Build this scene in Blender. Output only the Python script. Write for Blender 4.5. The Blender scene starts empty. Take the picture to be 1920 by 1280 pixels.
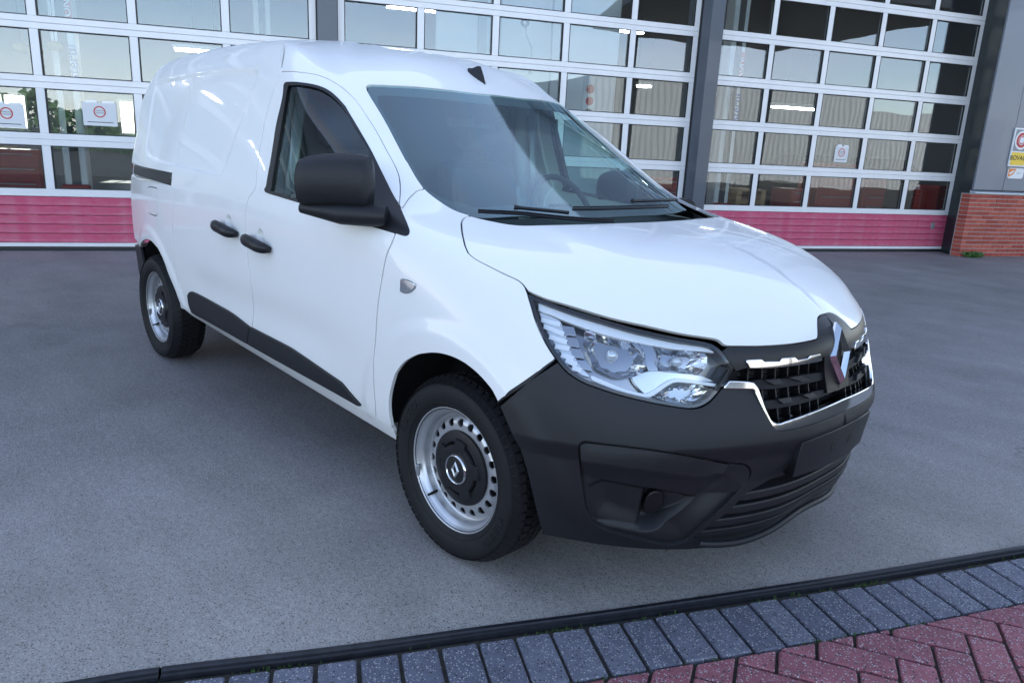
import bpy, bmesh, math, random
import numpy as np
from mathutils import Vector, Matrix, geometry
random.seed(4)
rng = np.random.default_rng(4)
SC = bpy.context.scene
COL = SC.collection
R_ = math.radians
# ------------------------------------------------------------------ camera
cd = bpy.data.cameras.new('camera'); cam = bpy.data.objects.new('camera', cd); COL.objects.link(cam); SC.camera = cam
cd.sensor_width = 36; cd.lens = 26.0848; cd.clip_start = .05; cd.clip_end = 600
cam.matrix_world = Matrix(((0.674590,-0.217705,0.705360,1.710514),(0.736748,0.138792,-0.661770,-2.201285),(0.046172,0.966096,0.254022,1.314225),(0.000000,0.000000,0.000000,1.000000)))
# ------------------------------------------------------------------ world, sun, exposure
SUN_EL, SUN_AZ = R_(36), R_(-62)          # the sun stands behind the garage
w = bpy.data.worlds.new('World'); SC.world = w; w.use_nodes = True
wn = w.node_tree
sky = wn.nodes.new('ShaderNodeTexSky'); sky.sky_type = 'NISHITA'; sky.sun_disc = False
sky.sun_elevation = SUN_EL; sky.sun_rotation = SUN_AZ; sky.air_density = 1.0; sky.dust_density = .4; sky.ozone_density = 1.1
bg = wn.nodes['Background']; bg.inputs[1].default_value = .12
tcw = wn.nodes.new('ShaderNodeTexCoord'); mpw = wn.nodes.new('ShaderNodeMapping'); mpw.inputs['Scale'].default_value = (1, 1, 2.6)
nzw = wn.nodes.new('ShaderNodeTexNoise'); nzw.inputs['Scale'].default_value = 2.3; nzw.inputs['Detail'].default_value = 9; nzw.inputs['Roughness'].default_value = .58
mrw = wn.nodes.new('ShaderNodeMapRange'); mrw.inputs['From Min'].default_value = .38; mrw.inputs['From Max'].default_value = .72; mrw.inputs['To Min'].default_value = .05; mrw.inputs['To Max'].default_value = .72
bww = wn.nodes.new('ShaderNodeRGBToBW'); vmw = wn.nodes.new('ShaderNodeVectorMath'); vmw.operation = 'SCALE'; vmw.inputs[0].default_value = (1.18, 1.16, 1.30)   # thin bright cloud veil
mxw = wn.nodes.new('ShaderNodeMix'); mxw.data_type = 'RGBA'
L_ = wn.links.new
L_(tcw.outputs['Generated'], mpw.inputs[0]); L_(mpw.outputs[0], nzw.inputs['Vector']); L_(nzw.outputs[0], mrw.inputs[0]); L_(mrw.outputs[0], mxw.inputs[0])
L_(sky.outputs[0], bww.inputs[0]); L_(bww.outputs[0], vmw.inputs['Scale']); L_(sky.outputs[0], mxw.inputs[6]); L_(vmw.outputs[0], mxw.inputs[7]); L_(mxw.outputs[2], bg.inputs[0])
sl = bpy.data.lights.new('sun', 'SUN'); sun = bpy.data.objects.new('sun', sl); COL.objects.link(sun)
sl.energy = 3.5; sl.angle = R_(.5); sl.color = (1, .94, .85)
sdir = Vector((math.sin(SUN_AZ)*math.cos(SUN_EL), math.cos(SUN_AZ)*math.cos(SUN_EL), math.sin(SUN_EL)))
sun.rotation_euler = (-sdir).to_track_quat('-Z', 'Y').to_euler(); sun.location = sdir*60
vs = SC.view_settings; vs.view_transform = 'Standard'; vs.look = 'None'; vs.gamma = 1; vs.use_curve_mapping = False
vs.exposure = 2.2
SC.render.engine = 'CYCLES'; SC.cycles.use_denoising = True
SC.cycles.max_bounces = 10; SC.cycles.transparent_max_bounces = 24; SC.cycles.glossy_bounces = 6; SC.cycles.caustics_reflective = False; SC.cycles.caustics_refractive = False
# ------------------------------------------------------------------ materials
def new_mat(name):
    m = bpy.data.materials.new(name); m.use_nodes = True
    return m, m.node_tree, m.node_tree.nodes['Principled BSDF']
def node(nt, typ, ins=None, **kw):
    n = nt.nodes.new(typ)
    for k, v in kw.items(): setattr(n, k, v)
    for k, v in (ins or {}).items():
        if hasattr(v, 'is_output'): nt.links.new(v, n.inputs[k])
        else: n.inputs[k].default_value = v
    return n
def c4(c): return (*c, 1)
def mat(name, col, rough=.5, metal=0., coat=0., spec=.5, vary=0., vscale=6., bump=0., bscale=200., rvary=0.):
    m, nt, b = new_mat(name)
    b.inputs['Base Color'].default_value = c4(col); b.inputs['Roughness'].default_value = rough
    b.inputs['Metallic'].default_value = metal; b.inputs['Coat Weight'].default_value = coat
    b.inputs['Coat Roughness'].default_value = .03; b.inputs['Specular IOR Level'].default_value = spec
    tc = node(nt, 'ShaderNodeTexCoord')
    if vary or rvary:
        nz = node(nt, 'ShaderNodeTexNoise', {'Vector': tc.outputs['Object'], 'Scale': vscale, 'Detail': 6., 'Roughness': .65})
        if vary:
            mr = node(nt, 'ShaderNodeMapRange', {'Value': nz.outputs[0], 'From Min': .3, 'From Max': .7, 'To Min': 1-vary, 'To Max': 1+vary})
            mx = node(nt, 'ShaderNodeVectorMath', {0: col, 'Scale': mr.outputs[0]}, operation='SCALE')
            nt.links.new(mx.outputs[0], b.inputs['Base Color'])
        if rvary:
            mr = node(nt, 'ShaderNodeMapRange', {'Value': nz.outputs[0], 'From Min': .3, 'From Max': .7, 'To Min': max(0, rough-rvary), 'To Max': rough+rvary})
            nt.links.new(mr.outputs[0], b.inputs['Roughness'])
    if bump:
        nz = node(nt, 'ShaderNodeTexNoise', {'Vector': tc.outputs['Object'], 'Scale': bscale, 'Detail': 3.})
        bp = node(nt, 'ShaderNodeBump', {'Height': nz.outputs[0], 'Strength': bump, 'Distance': .002})
        nt.links.new(bp.outputs[0], b.inputs['Normal'])
    return m
def glass(name, tint, refl=1.0, wav=0., wscale=2., dust=None, rough=0.0, spec=1.5, rc=(1, 1, 1)):
    m, nt, b = new_mat(name); nt.nodes.remove(b)
    out = nt.nodes['Material Output']
    tr = node(nt, 'ShaderNodeBsdfTransparent', {'Color': c4(tint)})
    gl = node(nt, 'ShaderNodeBsdfGlossy', {'Color': c4(rc), 'Roughness': rough})
    ge = node(nt, 'ShaderNodeNewGeometry')      # both faces of a thin sheet reflect alike
    io = node(nt, 'ShaderNodeMapRange', {'Value': ge.outputs['Backfacing'], 'To Min': spec, 'To Max': 1/spec})
    fr = node(nt, 'ShaderNodeFresnel', {'IOR': io.outputs[0]})
    tc = node(nt, 'ShaderNodeTexCoord')
    if wav:
        nz = node(nt, 'ShaderNodeTexNoise', {'Vector': tc.outputs['Object'], 'Scale': wscale, 'Detail': 1.})
        bp = node(nt, 'ShaderNodeBump', {'Height': nz.outputs[0], 'Strength': 1., 'Distance': wav})
        nt.links.new(bp.outputs[0], gl.inputs['Normal'])
    mx = node(nt, 'ShaderNodeMixShader', {0: fr.outputs[0], 1: tr.outputs[0], 2: gl.outputs[0]})
    last = mx
    if dust:
        df = node(nt, 'ShaderNodeBsdfDiffuse', {'Color': (.55, .56, .58, 1)})
        fac = dust(nt, tc)
        last = node(nt, 'ShaderNodeMixShader', {0: fac, 1: mx.outputs[0], 2: df.outputs[0]})
    nt.links.new(last.outputs[0], out.inputs[0])
    return m
M = {}
M['paint'] = mat('white_paint', (.81, .81, .80), .30, 0, .62, .15, vary=.012, vscale=3)
M['plastic'] = mat('grained_plastic', (.0125, .013, .016), .48, 0, 0, .36, bump=.25, bscale=900, vary=.08, vscale=12)
M['black'] = mat('satin_black', (.010, .010, .012), .38, spec=.35, bump=.1, bscale=700)
M['slat'] = mat('grille_plastic', (.011, .0115, .014), .62, spec=.25)
M['gloss_black'] = mat('gloss_black', (.008, .008, .01), .06, spec=.6)
M['cavity'] = mat('dark_cavity', (.006, .006, .007), .7)
M['rubber'] = mat('tyre_rubber', (.008, .008, .0095), .62, spec=.3, bump=.3, bscale=260, vary=.25, vscale=14)
M['silver'] = mat('silver_rim', (.50, .51, .53), .33, .75, bump=.05, bscale=500, rvary=.06)
M['frit'] = mat('black_ceramic_band', (.010, .010, .014), .35)
M['chrome'] = mat('chrome', (.66, .67, .69), .08, 1.0)
M['white_plastic'] = mat('milky_plastic', (.74, .77, .80), .25, 0, .6)
M['clear_rib'] = mat('frosted_rib', (.60, .64, .68), .18, .35, .6)
M['lamp_dark'] = mat('lamp_bezel', (.30, .32, .36), .2, .7, .6)
M['lamp_block'] = mat('lamp_block', (.30, .33, .38), .15, .7, .6)
M['drum'] = mat('brake_drum', (.05, .05, .055), .5, .5)
M['dash'] = mat('dash_plastic', (.03, .032, .036), .6)
M['fabric'] = mat('seat_fabric', (.035, .036, .042), .85, bump=.4, bscale=500)
M['headliner'] = mat('pale_headliner', (.42, .43, .45), .8)
M['red_lamp'] = mat('red_lamp', (.35, .01, .012), .1, coat=1)
M['clear_lamp'] = mat('clear_lamp', (.42, .44, .47), .08, .7, 1)
M['lens'] = glass('lamp_lens', (.93, .95, .97), spec=1.36)
def ws_dust(nt, tc):
    # swept arc of the right-hand wiper with fine streaks, plus an even film of dust
    piv = (-.06, -.10, 1.09)
    sub = node(nt, 'ShaderNodeVectorMath', {0: tc.outputs['Object'], 1: piv}, operation='SUBTRACT')
    ln = node(nt, 'ShaderNodeVectorMath', {0: sub.outputs[0]}, operation='LENGTH')
    ins = node(nt, 'ShaderNodeMapRange', {'Value': ln.outputs['Value'], 'From Min': .575, 'From Max': .57, 'To Min': 0., 'To Max': 1.})
    cmb = node(nt, 'ShaderNodeCombineXYZ', {'X': ln.outputs['Value']})
    st = node(nt, 'ShaderNodeTexNoise', {'Vector': cmb.outputs[0], 'Scale': 160., 'Detail': 4.})
    big = node(nt, 'ShaderNodeTexNoise', {'Vector': tc.outputs['Object'], 'Scale': 5., 'Detail': 3.})
    sm = node(nt, 'ShaderNodeMapRange', {'Value': st.outputs[0], 'From Min': .35, 'From Max': .75, 'To Min': .02, 'To Max': .20})
    a = node(nt, 'ShaderNodeMath', {0: sm.outputs[0], 1: ins.outputs[0]}, operation='MULTIPLY')
    b = node(nt, 'ShaderNodeMath', {0: a.outputs[0], 1: big.outputs[0]}, operation='MULTIPLY')
    sp = node(nt, 'ShaderNodeTexNoise', {'Vector': tc.outputs['Object'], 'Scale': 420., 'Detail': 2.})
    s2 = node(nt, 'ShaderNodeMapRange', {'Value': sp.outputs[0], 'From Min': .5, 'From Max': .8, 'To Min': .030, 'To Max': .11})
    ad = node(nt, 'ShaderNodeMath', {0: b.outputs[0], 1: s2.outputs[0]}, operation='ADD')
    return ad.outputs[0]
M['windscreen'] = glass('windscreen_glass', (.66, .90, .86), dust=ws_dust, spec=1.95, rc=(.64, .88, 1.0), rough=.045)
M['side_glass'] = glass('side_glass', (.66, .82, .80), spec=1.5)
# building
M['white_frame'] = mat('white_aluminium', (.74, .74, .75), .35, 0, .3, vary=.05, vscale=4)
M['seal'] = mat('rubber_seal', (.015, .015, .017), .6)
def mat_pink():
    m, nt, b = new_mat('faded_pink_steel')
    tc = node(nt, 'ShaderNodeTexCoord')
    n1 = node(nt, 'ShaderNodeTexNoise', {'Vector': tc.outputs['Object'], 'Scale': 1.7, 'Detail': 8., 'Roughness': .7})
    rp = node(nt, 'ShaderNodeValToRGB', {0: n1.outputs[0]})
    rp.color_ramp.elements[0].position = .35; rp.color_ramp.elements[0].color = (.50, .010, .085, 1)
    rp.color_ramp.elements[1].position = .72; rp.color_ramp.elements[1].color = (.60, .040, .140, 1)
    sx = node(nt, 'ShaderNodeSeparateXYZ', {0: tc.outputs['Object']})
    n2 = node(nt, 'ShaderNodeTexNoise', {'Vector': tc.outputs['Object'], 'Scale': 9., 'Detail': 6.})
    h = node(nt, 'ShaderNodeMapRange', {'Value': sx.outputs[2], 'From Min': .03, 'From Max': .20, 'To Min': .55, 'To Max': 0.})
    f = node(nt, 'ShaderNodeMath', {0: h.outputs[0], 1: n2.outputs[0]}, operation='MULTIPLY')
    mx = node(nt, 'ShaderNodeMix', {0: f.outputs[0], 6: rp.outputs[0], 7: (.55, .42, .45, 1)}, data_type='RGBA')
    nt.links.new(mx.outputs[2], b.inputs['Base Color']); b.inputs['Roughness'].default_value = .55; b.inputs['Specular IOR Level'].default_value = .22
    bp = node(nt, 'ShaderNodeBump', {'Height': n2.outputs[0], 'Strength': .15, 'Distance': .003}); nt.links.new(bp.outputs[0], b.inputs['Normal'])
    return m
M['pink'] = mat_pink()
M['pane'] = glass('door_pane', (.86, .90, .90), wav=.0016, wscale=1.3, spec=1.78, rc=(.84, .91, 1.0))
M['steel_blue'] = mat('grey_blue_steel', (.070, .085, .11), .4, 0, .2, vary=.08, vscale=2)
M['steel_dark'] = mat('dark_grey_green_steel', (.017, .025, .029), .45, vary=.08, vscale=2)
M['cladding'] = mat('grey_cladding', (.155, .172, .21), .45, 0, .2, vary=.05, vscale=1.5)
M['flashing'] = mat('pale_flashing', (.45, .50, .56), .4, .3)
M['wall_in'] = mat('workshop_wall', (.27, .29, .33), .8, vary=.06, vscale=1.5)
M['wall_white'] = mat('white_partition', (.72, .74, .77), .6, vary=.04, vscale=2)
M['floor_in'] = mat('workshop_floor', (.14, .14, .145), .35, vary=.2, vscale=2)
M['dark_steel'] = mat('dark_steel', (.03, .033, .04), .5, .2)
M['red_steel'] = mat('red_cabinet', (.32, .018, .016), .35, coat=.4, vary=.1)
M['grey_steel'] = mat('grey_steel', (.3, .31, .33), .4, .5)
M['white_steel'] = mat('white_enamel', (.7, .72, .74), .35)
M['yellow'] = mat('yellow_sign', (.78, .52, .02), .4)
M['sign_grey'] = mat('sign_grey', (.22, .23, .26), .4)
M['paper'] = mat('paper', (.66, .67, .68), .7)
M['ink'] = mat('ink_black', (.02, .02, .022), .6)
M['ink_red'] = mat('ink_red', (.50, .035, .03), .5)
M['ink_blue'] = mat('ink_blue', (.03, .10, .42), .5)
M['orange'] = mat('orange_print', (.72, .22, .05), .5)
M['straw'] = mat('straw_shade', (.42, .29, .10), .7, vary=.2)
M['blue_plastic'] = mat('blue_plastic', (.03, .09, .4), .4)
M['wood'] = mat('pale_wood', (.38, .24, .12), .6, vary=.2, vscale=8)
def mat_brick():
    m, nt, b = new_mat('red_brick')
    oi = node(nt, 'ShaderNodeObjectInfo'); tc = node(nt, 'ShaderNodeTexCoord')
    rp = node(nt, 'ShaderNodeValToRGB', {0: oi.outputs['Random']})
    e = rp.color_ramp.elements; e[0].color = (.33, .052, .036, 1); e[1].color = (.50, .115, .075, 1)
    n1 = node(nt, 'ShaderNodeTexNoise', {'Vector': tc.outputs['Object'], 'Scale': 40., 'Detail': 6.})
    mr = node(nt, 'ShaderNodeMapRange', {'Value': n1.outputs[0], 'From Min': .3, 'From Max': .7, 'To Min': .75, 'To Max': 1.2})
    mx = node(nt, 'ShaderNodeVectorMath', {0: rp.outputs[0], 'Scale': mr.outputs[0]}, operation='SCALE')
    nt.links.new(mx.outputs[0], b.inputs['Base Color']); b.inputs['Roughness'].default_value = .85
    bp = node(nt, 'ShaderNodeBump', {'Height': n1.outputs[0], 'Strength': .5, 'Distance': .004}); nt.links.new(bp.outputs[0], b.inputs['Normal'])
    return m
M['brick'] = mat_brick()
M['mortar'] = mat('mortar', (.36, .34, .32), .9, vary=.15, vscale=20, bump=.4, bscale=120)
def mat_paver(name, c0, c1):
    m, nt, b = new_mat(name)
    oi = node(nt, 'ShaderNodeObjectInfo'); ge = node(nt, 'ShaderNodeNewGeometry')
    rp = node(nt, 'ShaderNodeValToRGB', {0: oi.outputs['Random']}); e = rp.color_ramp.elements; e[0].color = c4(c0); e[1].color = c4(c1)
    def specks(scale, lo, hi):
        v = node(nt, 'ShaderNodeTexVoronoi', {'Vector': ge.outputs['Position'], 'Scale': scale, 'Randomness': 1.})
        sp = node(nt, 'ShaderNodeSeparateColor', {0: v.outputs['Color']})
        d = node(nt, 'ShaderNodeMapRange', {'Value': v.outputs['Distance'], 'From Min': .42, 'From Max': .30, 'To Min': 0., 'To Max': 1.})
        s = node(nt, 'ShaderNodeMapRange', {'Value': sp.outputs[0], 'From Min': lo, 'From Max': hi, 'To Min': 0., 'To Max': 1.})
        return node(nt, 'ShaderNodeMath', {0: d.outputs[0], 1: s.outputs[0]}, operation='MULTIPLY').outputs[0], sp.outputs[1]
    n1 = node(nt, 'ShaderNodeTexNoise', {'Vector': ge.outputs['Position'], 'Scale': 18., 'Detail': 8., 'Roughness': .75})
    mr = node(nt, 'ShaderNodeMapRange', {'Value': n1.outputs[0], 'From Min': .3, 'From Max': .7, 'To Min': .72, 'To Max': 1.25})
    base = node(nt, 'ShaderNodeVectorMath', {0: rp.outputs[0], 'Scale': mr.outputs[0]}, operation='SCALE')
    f1, _ = specks(165., .66, .72); f2, _ = specks(120., .78, .82); f3, _ = specks(340., .55, .65)
    a = node(nt, 'ShaderNodeMix', {0: f1, 6: base.outputs[0], 7: (.40, .40, .40, 1)}, data_type='RGBA')
    a2 = node(nt, 'ShaderNodeMix', {0: f2, 6: a.outputs[2], 7: (.025, .025, .03, 1)}, data_type='RGBA')
    f3b = node(nt, 'ShaderNodeMath', {0: f3, 1: .45}, operation='MULTIPLY')
    a3 = node(nt, 'ShaderNodeMix', {0: f3b.outputs[0], 6: a2.outputs[2], 7: (.30, .29, .30, 1)}, data_type='RGBA')
    nt.links.new(a3.outputs[2], b.inputs['Base Color']); b.inputs['Roughness'].default_value = .78
    n3 = node(nt, 'ShaderNodeTexNoise', {'Vector': ge.outputs['Position'], 'Scale': 260., 'Detail': 3.})
    bp = node(nt, 'ShaderNodeBump', {'Height': n3.outputs[0], 'Strength': .6, 'Distance': .002}); nt.links.new(bp.outputs[0], b.inputs['Normal'])
    return m
M['paver_blue'] = mat_paver('blue_grey_paver', (.085, .092, .128), (.125, .132, .170))
M['paver_pink'] = mat_paver('pink_paver', (.215, .066, .085), (.29, .092, .112))
M['bed'] = mat('joint_soil', (.040, .036, .030), .95, vary=.5, vscale=60, bump=.8, bscale=300)
M['moss'] = mat('moss_green', (.05, .10, .025), .9, vary=.4, vscale=30)
M['leaf'] = mat('weed_leaf', (.06, .13, .03), .6, vary=.3, vscale=20)
M['edge_steel'] = mat('dark_edge_steel', (.022, .024, .030), .38, .3, vary=.3, vscale=25, bump=.2, bscale=90)
def mat_concrete():
    m, nt, b = new_mat('worn_concrete')
    tc = node(nt, 'ShaderNodeTexCoord'); P = tc.outputs['Object']
    def noise(s, d=6., r=.6): return node(nt, 'ShaderNodeTexNoise', {'Vector': P, 'Scale': s, 'Detail': d, 'Roughness': r}).outputs[0]
    def mr(v, a, b_, c, d): return node(nt, 'ShaderNodeMapRange', {'Value': v, 'From Min': a, 'From Max': b_, 'To Min': c, 'To Max': d}).outputs[0]
    def mul(a, b_): return node(nt, 'ShaderNodeMath', {0: a, 1: b_}, operation='MULTIPLY').outputs[0]
    tone = mul(mr(noise(.35), .3, .7, .80, 1.16), mr(noise(2.2, 8.), .3, .7, .88, 1.1))
    tone = mul(mul(tone, mr(noise(170., 3., .85), .3, .7, .46, 1.52)), mr(noise(48., 4., .8), .3, .7, .78, 1.20))
    # nearer the paving the wearing course is older: exposed aggregate (distance to the steel strip)
    dx = node(nt, 'ShaderNodeVectorMath', {0: P, 1: (.84, -.54, 0)}, operation='DOT_PRODUCT').outputs['Value']
    near = mr(dx, -.55, .75, 0., 1.)
    base = node(nt, 'ShaderNodeMix', {0: near, 6: (.212, .203, .204, 1), 7: (.310, .293, .272, 1)}, data_type='RGBA').outputs[2]
    col = node(nt, 'ShaderNodeVectorMath', {0: base, 'Scale': tone}, operation='SCALE').outputs[0]
    def stones(col, scale, lo, hi, c, amt):
        v = node(nt, 'ShaderNodeTexVoronoi', {'Vector': P, 'Scale': scale})
        sp = node(nt, 'ShaderNodeSeparateColor', {0: v.outputs['Color']})
        f = mul(mr(v.outputs['Distance'], .38, .28, 0., 1.), mr(sp.outputs[0], lo, hi, 0., 1.))
        f = mul(f, amt)
        return node(nt, 'ShaderNodeMix', {0: f, 6: col, 7: c4(c)}, data_type='RGBA').outputs[2]
    col = stones(col, 190., .78, .84, (.55, .56, .57), .95)
    col = stones(col, 170., .76, .82, (.03, .029, .028), .95)
    nearer = mr(dx, -.2, .8, .06, .6)
    col = stones(col, 190., .70, .76, (.11, .075, .055), nearer)
    col = stones(col, 85., .90, .93, (.08, .06, .05), nearer)
    # oil and tyre stains
    st = mr(noise(.9, 7., .62), .55, .72, 0., .42)
    mp = node(nt, 'ShaderNodeMapping', {'Vector': P, 'Rotation': (0, 0, -1.146), 'Scale': (.35, 2.2, 1.)}).outputs[0]
    sk_ = node(nt, 'ShaderNodeTexNoise', {'Vector': mp, 'Scale': 1.1, 'Detail': 7., 'Roughness': .6}).outputs[0]
    col = node(nt, 'ShaderNodeVectorMath', {0: col, 'Scale': mr(sk_, .3, .7, .86, 1.10)}, operation='SCALE').outputs[0]
    # a few hairline cracks
    wv = node(nt, 'ShaderNodeTexVoronoi', {'Vector': node(nt, 'ShaderNodeVectorMath', {0: P, 1: node(nt, 'ShaderNodeTexNoise', {'Vector': P, 'Scale': 1.2, 'Detail': 5.}).outputs['Color']}, operation='ADD').outputs[0], 'Scale': .16}, feature='DISTANCE_TO_EDGE')
    ck = mul(mr(wv.outputs['Distance'], .0, .0016, .55, 0.), mr(noise(.5), .45, .6, 0., 1.))
    col = node(nt, 'ShaderNodeMix', {0: ck, 6: col, 7: (.04, .038, .036, 1)}, data_type='RGBA').outputs[2]
    col = node(nt, 'ShaderNodeMix', {0: st, 6: col, 7: (.055, .054, .056, 1)}, data_type='RGBA').outputs[2]
    nt.links.new(col, b.inputs['Base Color']); b.inputs['Roughness'].default_value = .68
    nt.links.new(mr(noise(1.3), .3, .7, .52, .78), b.inputs['Roughness'])
    bp = node(nt, 'ShaderNodeBump', {'Height': noise(240., 4., .8), 'Strength': .45, 'Distance': .003}); nt.links.new(bp.outputs[0], b.inputs['Normal'])
    return m
M['concrete'] = mat_concrete()
def mat_corrugated():
    m, nt, b = new_mat('beige_sheet_steel'); b.inputs['Base Color'].default_value = (.40, .40, .385, 1); b.inputs['Roughness'].default_value = .5
    return m
M['beige'] = mat_corrugated()
def emit(name, col, s):
    m, nt, b = new_mat(name); b.inputs['Emission Color'].default_value = c4(col); b.inputs['Emission Strength'].default_value = s
    b.inputs['Base Color'].default_value = (.8, .8, .8, 1)
    return m
M['tube'] = emit('lit_tube', (1, .97, .92), 10)
# ------------------------------------------------------------------ mesh helpers
def link(name, me, m, parent=None):
    o = bpy.data.objects.new(name, me); COL.objects.link(o)
    if m is not None and not me.materials: me.materials.append(m)
    if parent is not None: o.parent = parent
    return o
def tag(o, label=None, cat=None, group=None, kind=None):
    for k, v in (('label', label), ('category', cat), ('group', group), ('kind', kind)):
        if v: o[k] = v
    return o
def thing(name, label, cat, loc=(0, 0, 0), rz=0, group=None):
    o = bpy.data.objects.new(name, None); COL.objects.link(o); o.location = loc; o.rotation_euler = (0, 0, rz); o.empty_display_size = .1
    return tag(o, label, cat, group)
def copy_tree(o, parent=None):
    c = o.copy(); COL.objects.link(c)
    if parent is not None: c.parent = parent
    for ch in list(o.children): copy_tree(ch, c)
    return c
class MB:
    def __init__(s): s.v = []; s.f = []; s.sm = []
    def add(s, v, f, smooth=False):
        k = len(s.v); s.v += [tuple(p) for p in v]; s.f += [[k+i for i in q] for q in f]; s.sm += [smooth]*len(f); return s
    def box(s, x0, x1, y0, y1, z0, z1, bev=0.):
        if bev <= 0:
            v = [(x, y, z) for z in (z0, z1) for y in (y0, y1) for x in (x0, x1)]
            return s.add(v, [[0, 2, 3, 1], [4, 5, 7, 6], [0, 1, 5, 4], [2, 6, 7, 3], [0, 4, 6, 2], [1, 3, 7, 5]])
        bm = bmesh.new(); bmesh.ops.create_cube(bm, size=1)
        for p in bm.verts: p.co = Vector(((x0+x1)/2+p.co.x*(x1-x0), (y0+y1)/2+p.co.y*(y1-y0), (z0+z1)/2+p.co.z*(z1-z0)))
        bmesh.ops.bevel(bm, geom=bm.edges[:], offset=bev, segments=1, affect='EDGES')
        bm.verts.ensure_lookup_table(); bm.verts.index_update()
        s.add([p.co[:] for p in bm.verts], [[q.index for q in f.verts] for f in bm.faces]); bm.free(); return s
    def prism(s, poly, z0, z1, bev=0.):
        n = len(poly); P = np.array(poly, float)
        if bev:
            inn = inset_poly(P, bev)
            v = [(*p, z0) for p in P]+[(*p, z1-bev) for p in P]+[(*p, z1) for p in inn]
            f = [[i, (i+1) % n, n+(i+1) % n, n+i] for i in range(n)]+[[n+i, n+(i+1) % n, 2*n+(i+1) % n, 2*n+i] for i in range(n)]
            return s.add(v, f+[list(range(2*n, 3*n)), list(range(n-1, -1, -1))])
        v = [(*p, z0) for p in P]+[(*p, z1) for p in P]
        return s.add(v, [[i, (i+1) % n, n+(i+1) % n, n+i] for i in range(n)]+[list(range(n, 2*n)), list(range(n-1, -1, -1))])
    def tube(s, pts, r, n=8, cap=True, flat=1.):
        pts = [Vector(p) for p in pts]; rr = r if hasattr(r, '__len__') else [r]*len(pts)
        rings = []; up = None
        for i, p in enumerate(pts):
            d = (pts[min(i+1, len(pts)-1)]-pts[max(i-1, 0)]).normalized()
            if up is None: up = Vector((0, 0, 1)) if abs(d.z) < .9 else Vector((1, 0, 0))
            a = d.cross(up).normalized(); b = a.cross(d).normalized(); up = b
            rings.append([p+a*math.cos(t)*rr[i]+b*math.sin(t)*rr[i]*flat for t in np.linspace(0, 2*math.pi, n, endpoint=False)])
        v = [q for r_ in rings for q in r_]; f = []
        for i in range(len(pts)-1):
            for j in range(n): f.append([i*n+j, i*n+(j+1) % n, (i+1)*n+(j+1) % n, (i+1)*n+j])
        s.add(v, f, True)
        if cap: s.add(rings[0], [list(range(n-1, -1, -1))]); s.add(rings[-1], [list(range(n))])
        return s
    def lathe(s, prof, n=48, c=(0, 0, 0), axis='y', a0=0., a1=2*math.pi, smooth=True):
        full = abs(a1-a0-2*math.pi) < 1e-6
        A = np.linspace(a0, a1, n, endpoint=not full); v = []
        for a in A:
            for r, h in prof:
                if axis == 'y': v.append((c[0]+r*math.cos(a), c[1]+h, c[2]+r*math.sin(a)))
                elif axis == 'z': v.append((c[0]+r*math.cos(a), c[1]+r*math.sin(a), c[2]+h))
                else: v.append((c[0]+h, c[1]+r*math.cos(a), c[2]+r*math.sin(a)))
        k = len(prof); f = []
        for i in range(n if full else n-1):
            for j in range(k-1):
                a, b = i*k+j, ((i+1) % n)*k+j; f.append([a, b, b+1, a+1])
        return s.add(v, f, smooth)
    def mesh(s, name='mesh'):
        me = bpy.data.meshes.new(name); me.from_pydata(s.v, [], s.f); me.polygons.foreach_set('use_smooth', s.sm); me.update()
        bm = bmesh.new(); bm.from_mesh(me); bmesh.ops.remove_doubles(bm, verts=bm.verts, dist=1e-6); bmesh.ops.recalc_face_normals(bm, faces=bm.faces); bm.to_mesh(me); bm.free()
        return me
    def build(s, name, m, parent=None, sharp=None):
        me = s.mesh(name)
        if sharp: me.set_sharp_from_angle(angle=R_(sharp))
        return link(name, me, m, parent)
def inset_poly(P, g):
    P = np.asarray(P, float); n = len(P)
    area = .5*np.sum(P[:, 0]*np.roll(P[:, 1], -1)-np.roll(P[:, 0], -1)*P[:, 1]); sg = 1 if area > 0 else -1
    d = np.roll(P, -1, 0)-P; d /= np.maximum(np.linalg.norm(d, axis=1, keepdims=True), 1e-12)
    nn = sg*np.stack([-d[:, 1], d[:, 0]], 1); a = np.roll(nn, 1, 0)+nn
    k = np.maximum((a*nn).sum(1), .35); return P+a/k[:, None]*g
def text_mesh(txt, size, extrude=.0006, align='CENTER', space=1.0, bold=0.):
    cu = bpy.data.curves.new('lettering', 'FONT'); cu.body = txt; cu.size = size; cu.extrude = extrude; cu.align_x = align; cu.align_y = 'CENTER'; cu.space_character = space; cu.offset = bold
    o = bpy.data.objects.new('lettering', cu); COL.objects.link(o)
    bpy.context.view_layer.update()
    me = bpy.data.meshes.new_from_object(o.evaluated_get(bpy.context.evaluated_depsgraph_get()))
    bpy.data.objects.remove(o); me.materials.clear(); return me

M['clear_pane'] = glass('clear_window', (.92, .94, .95))
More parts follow.
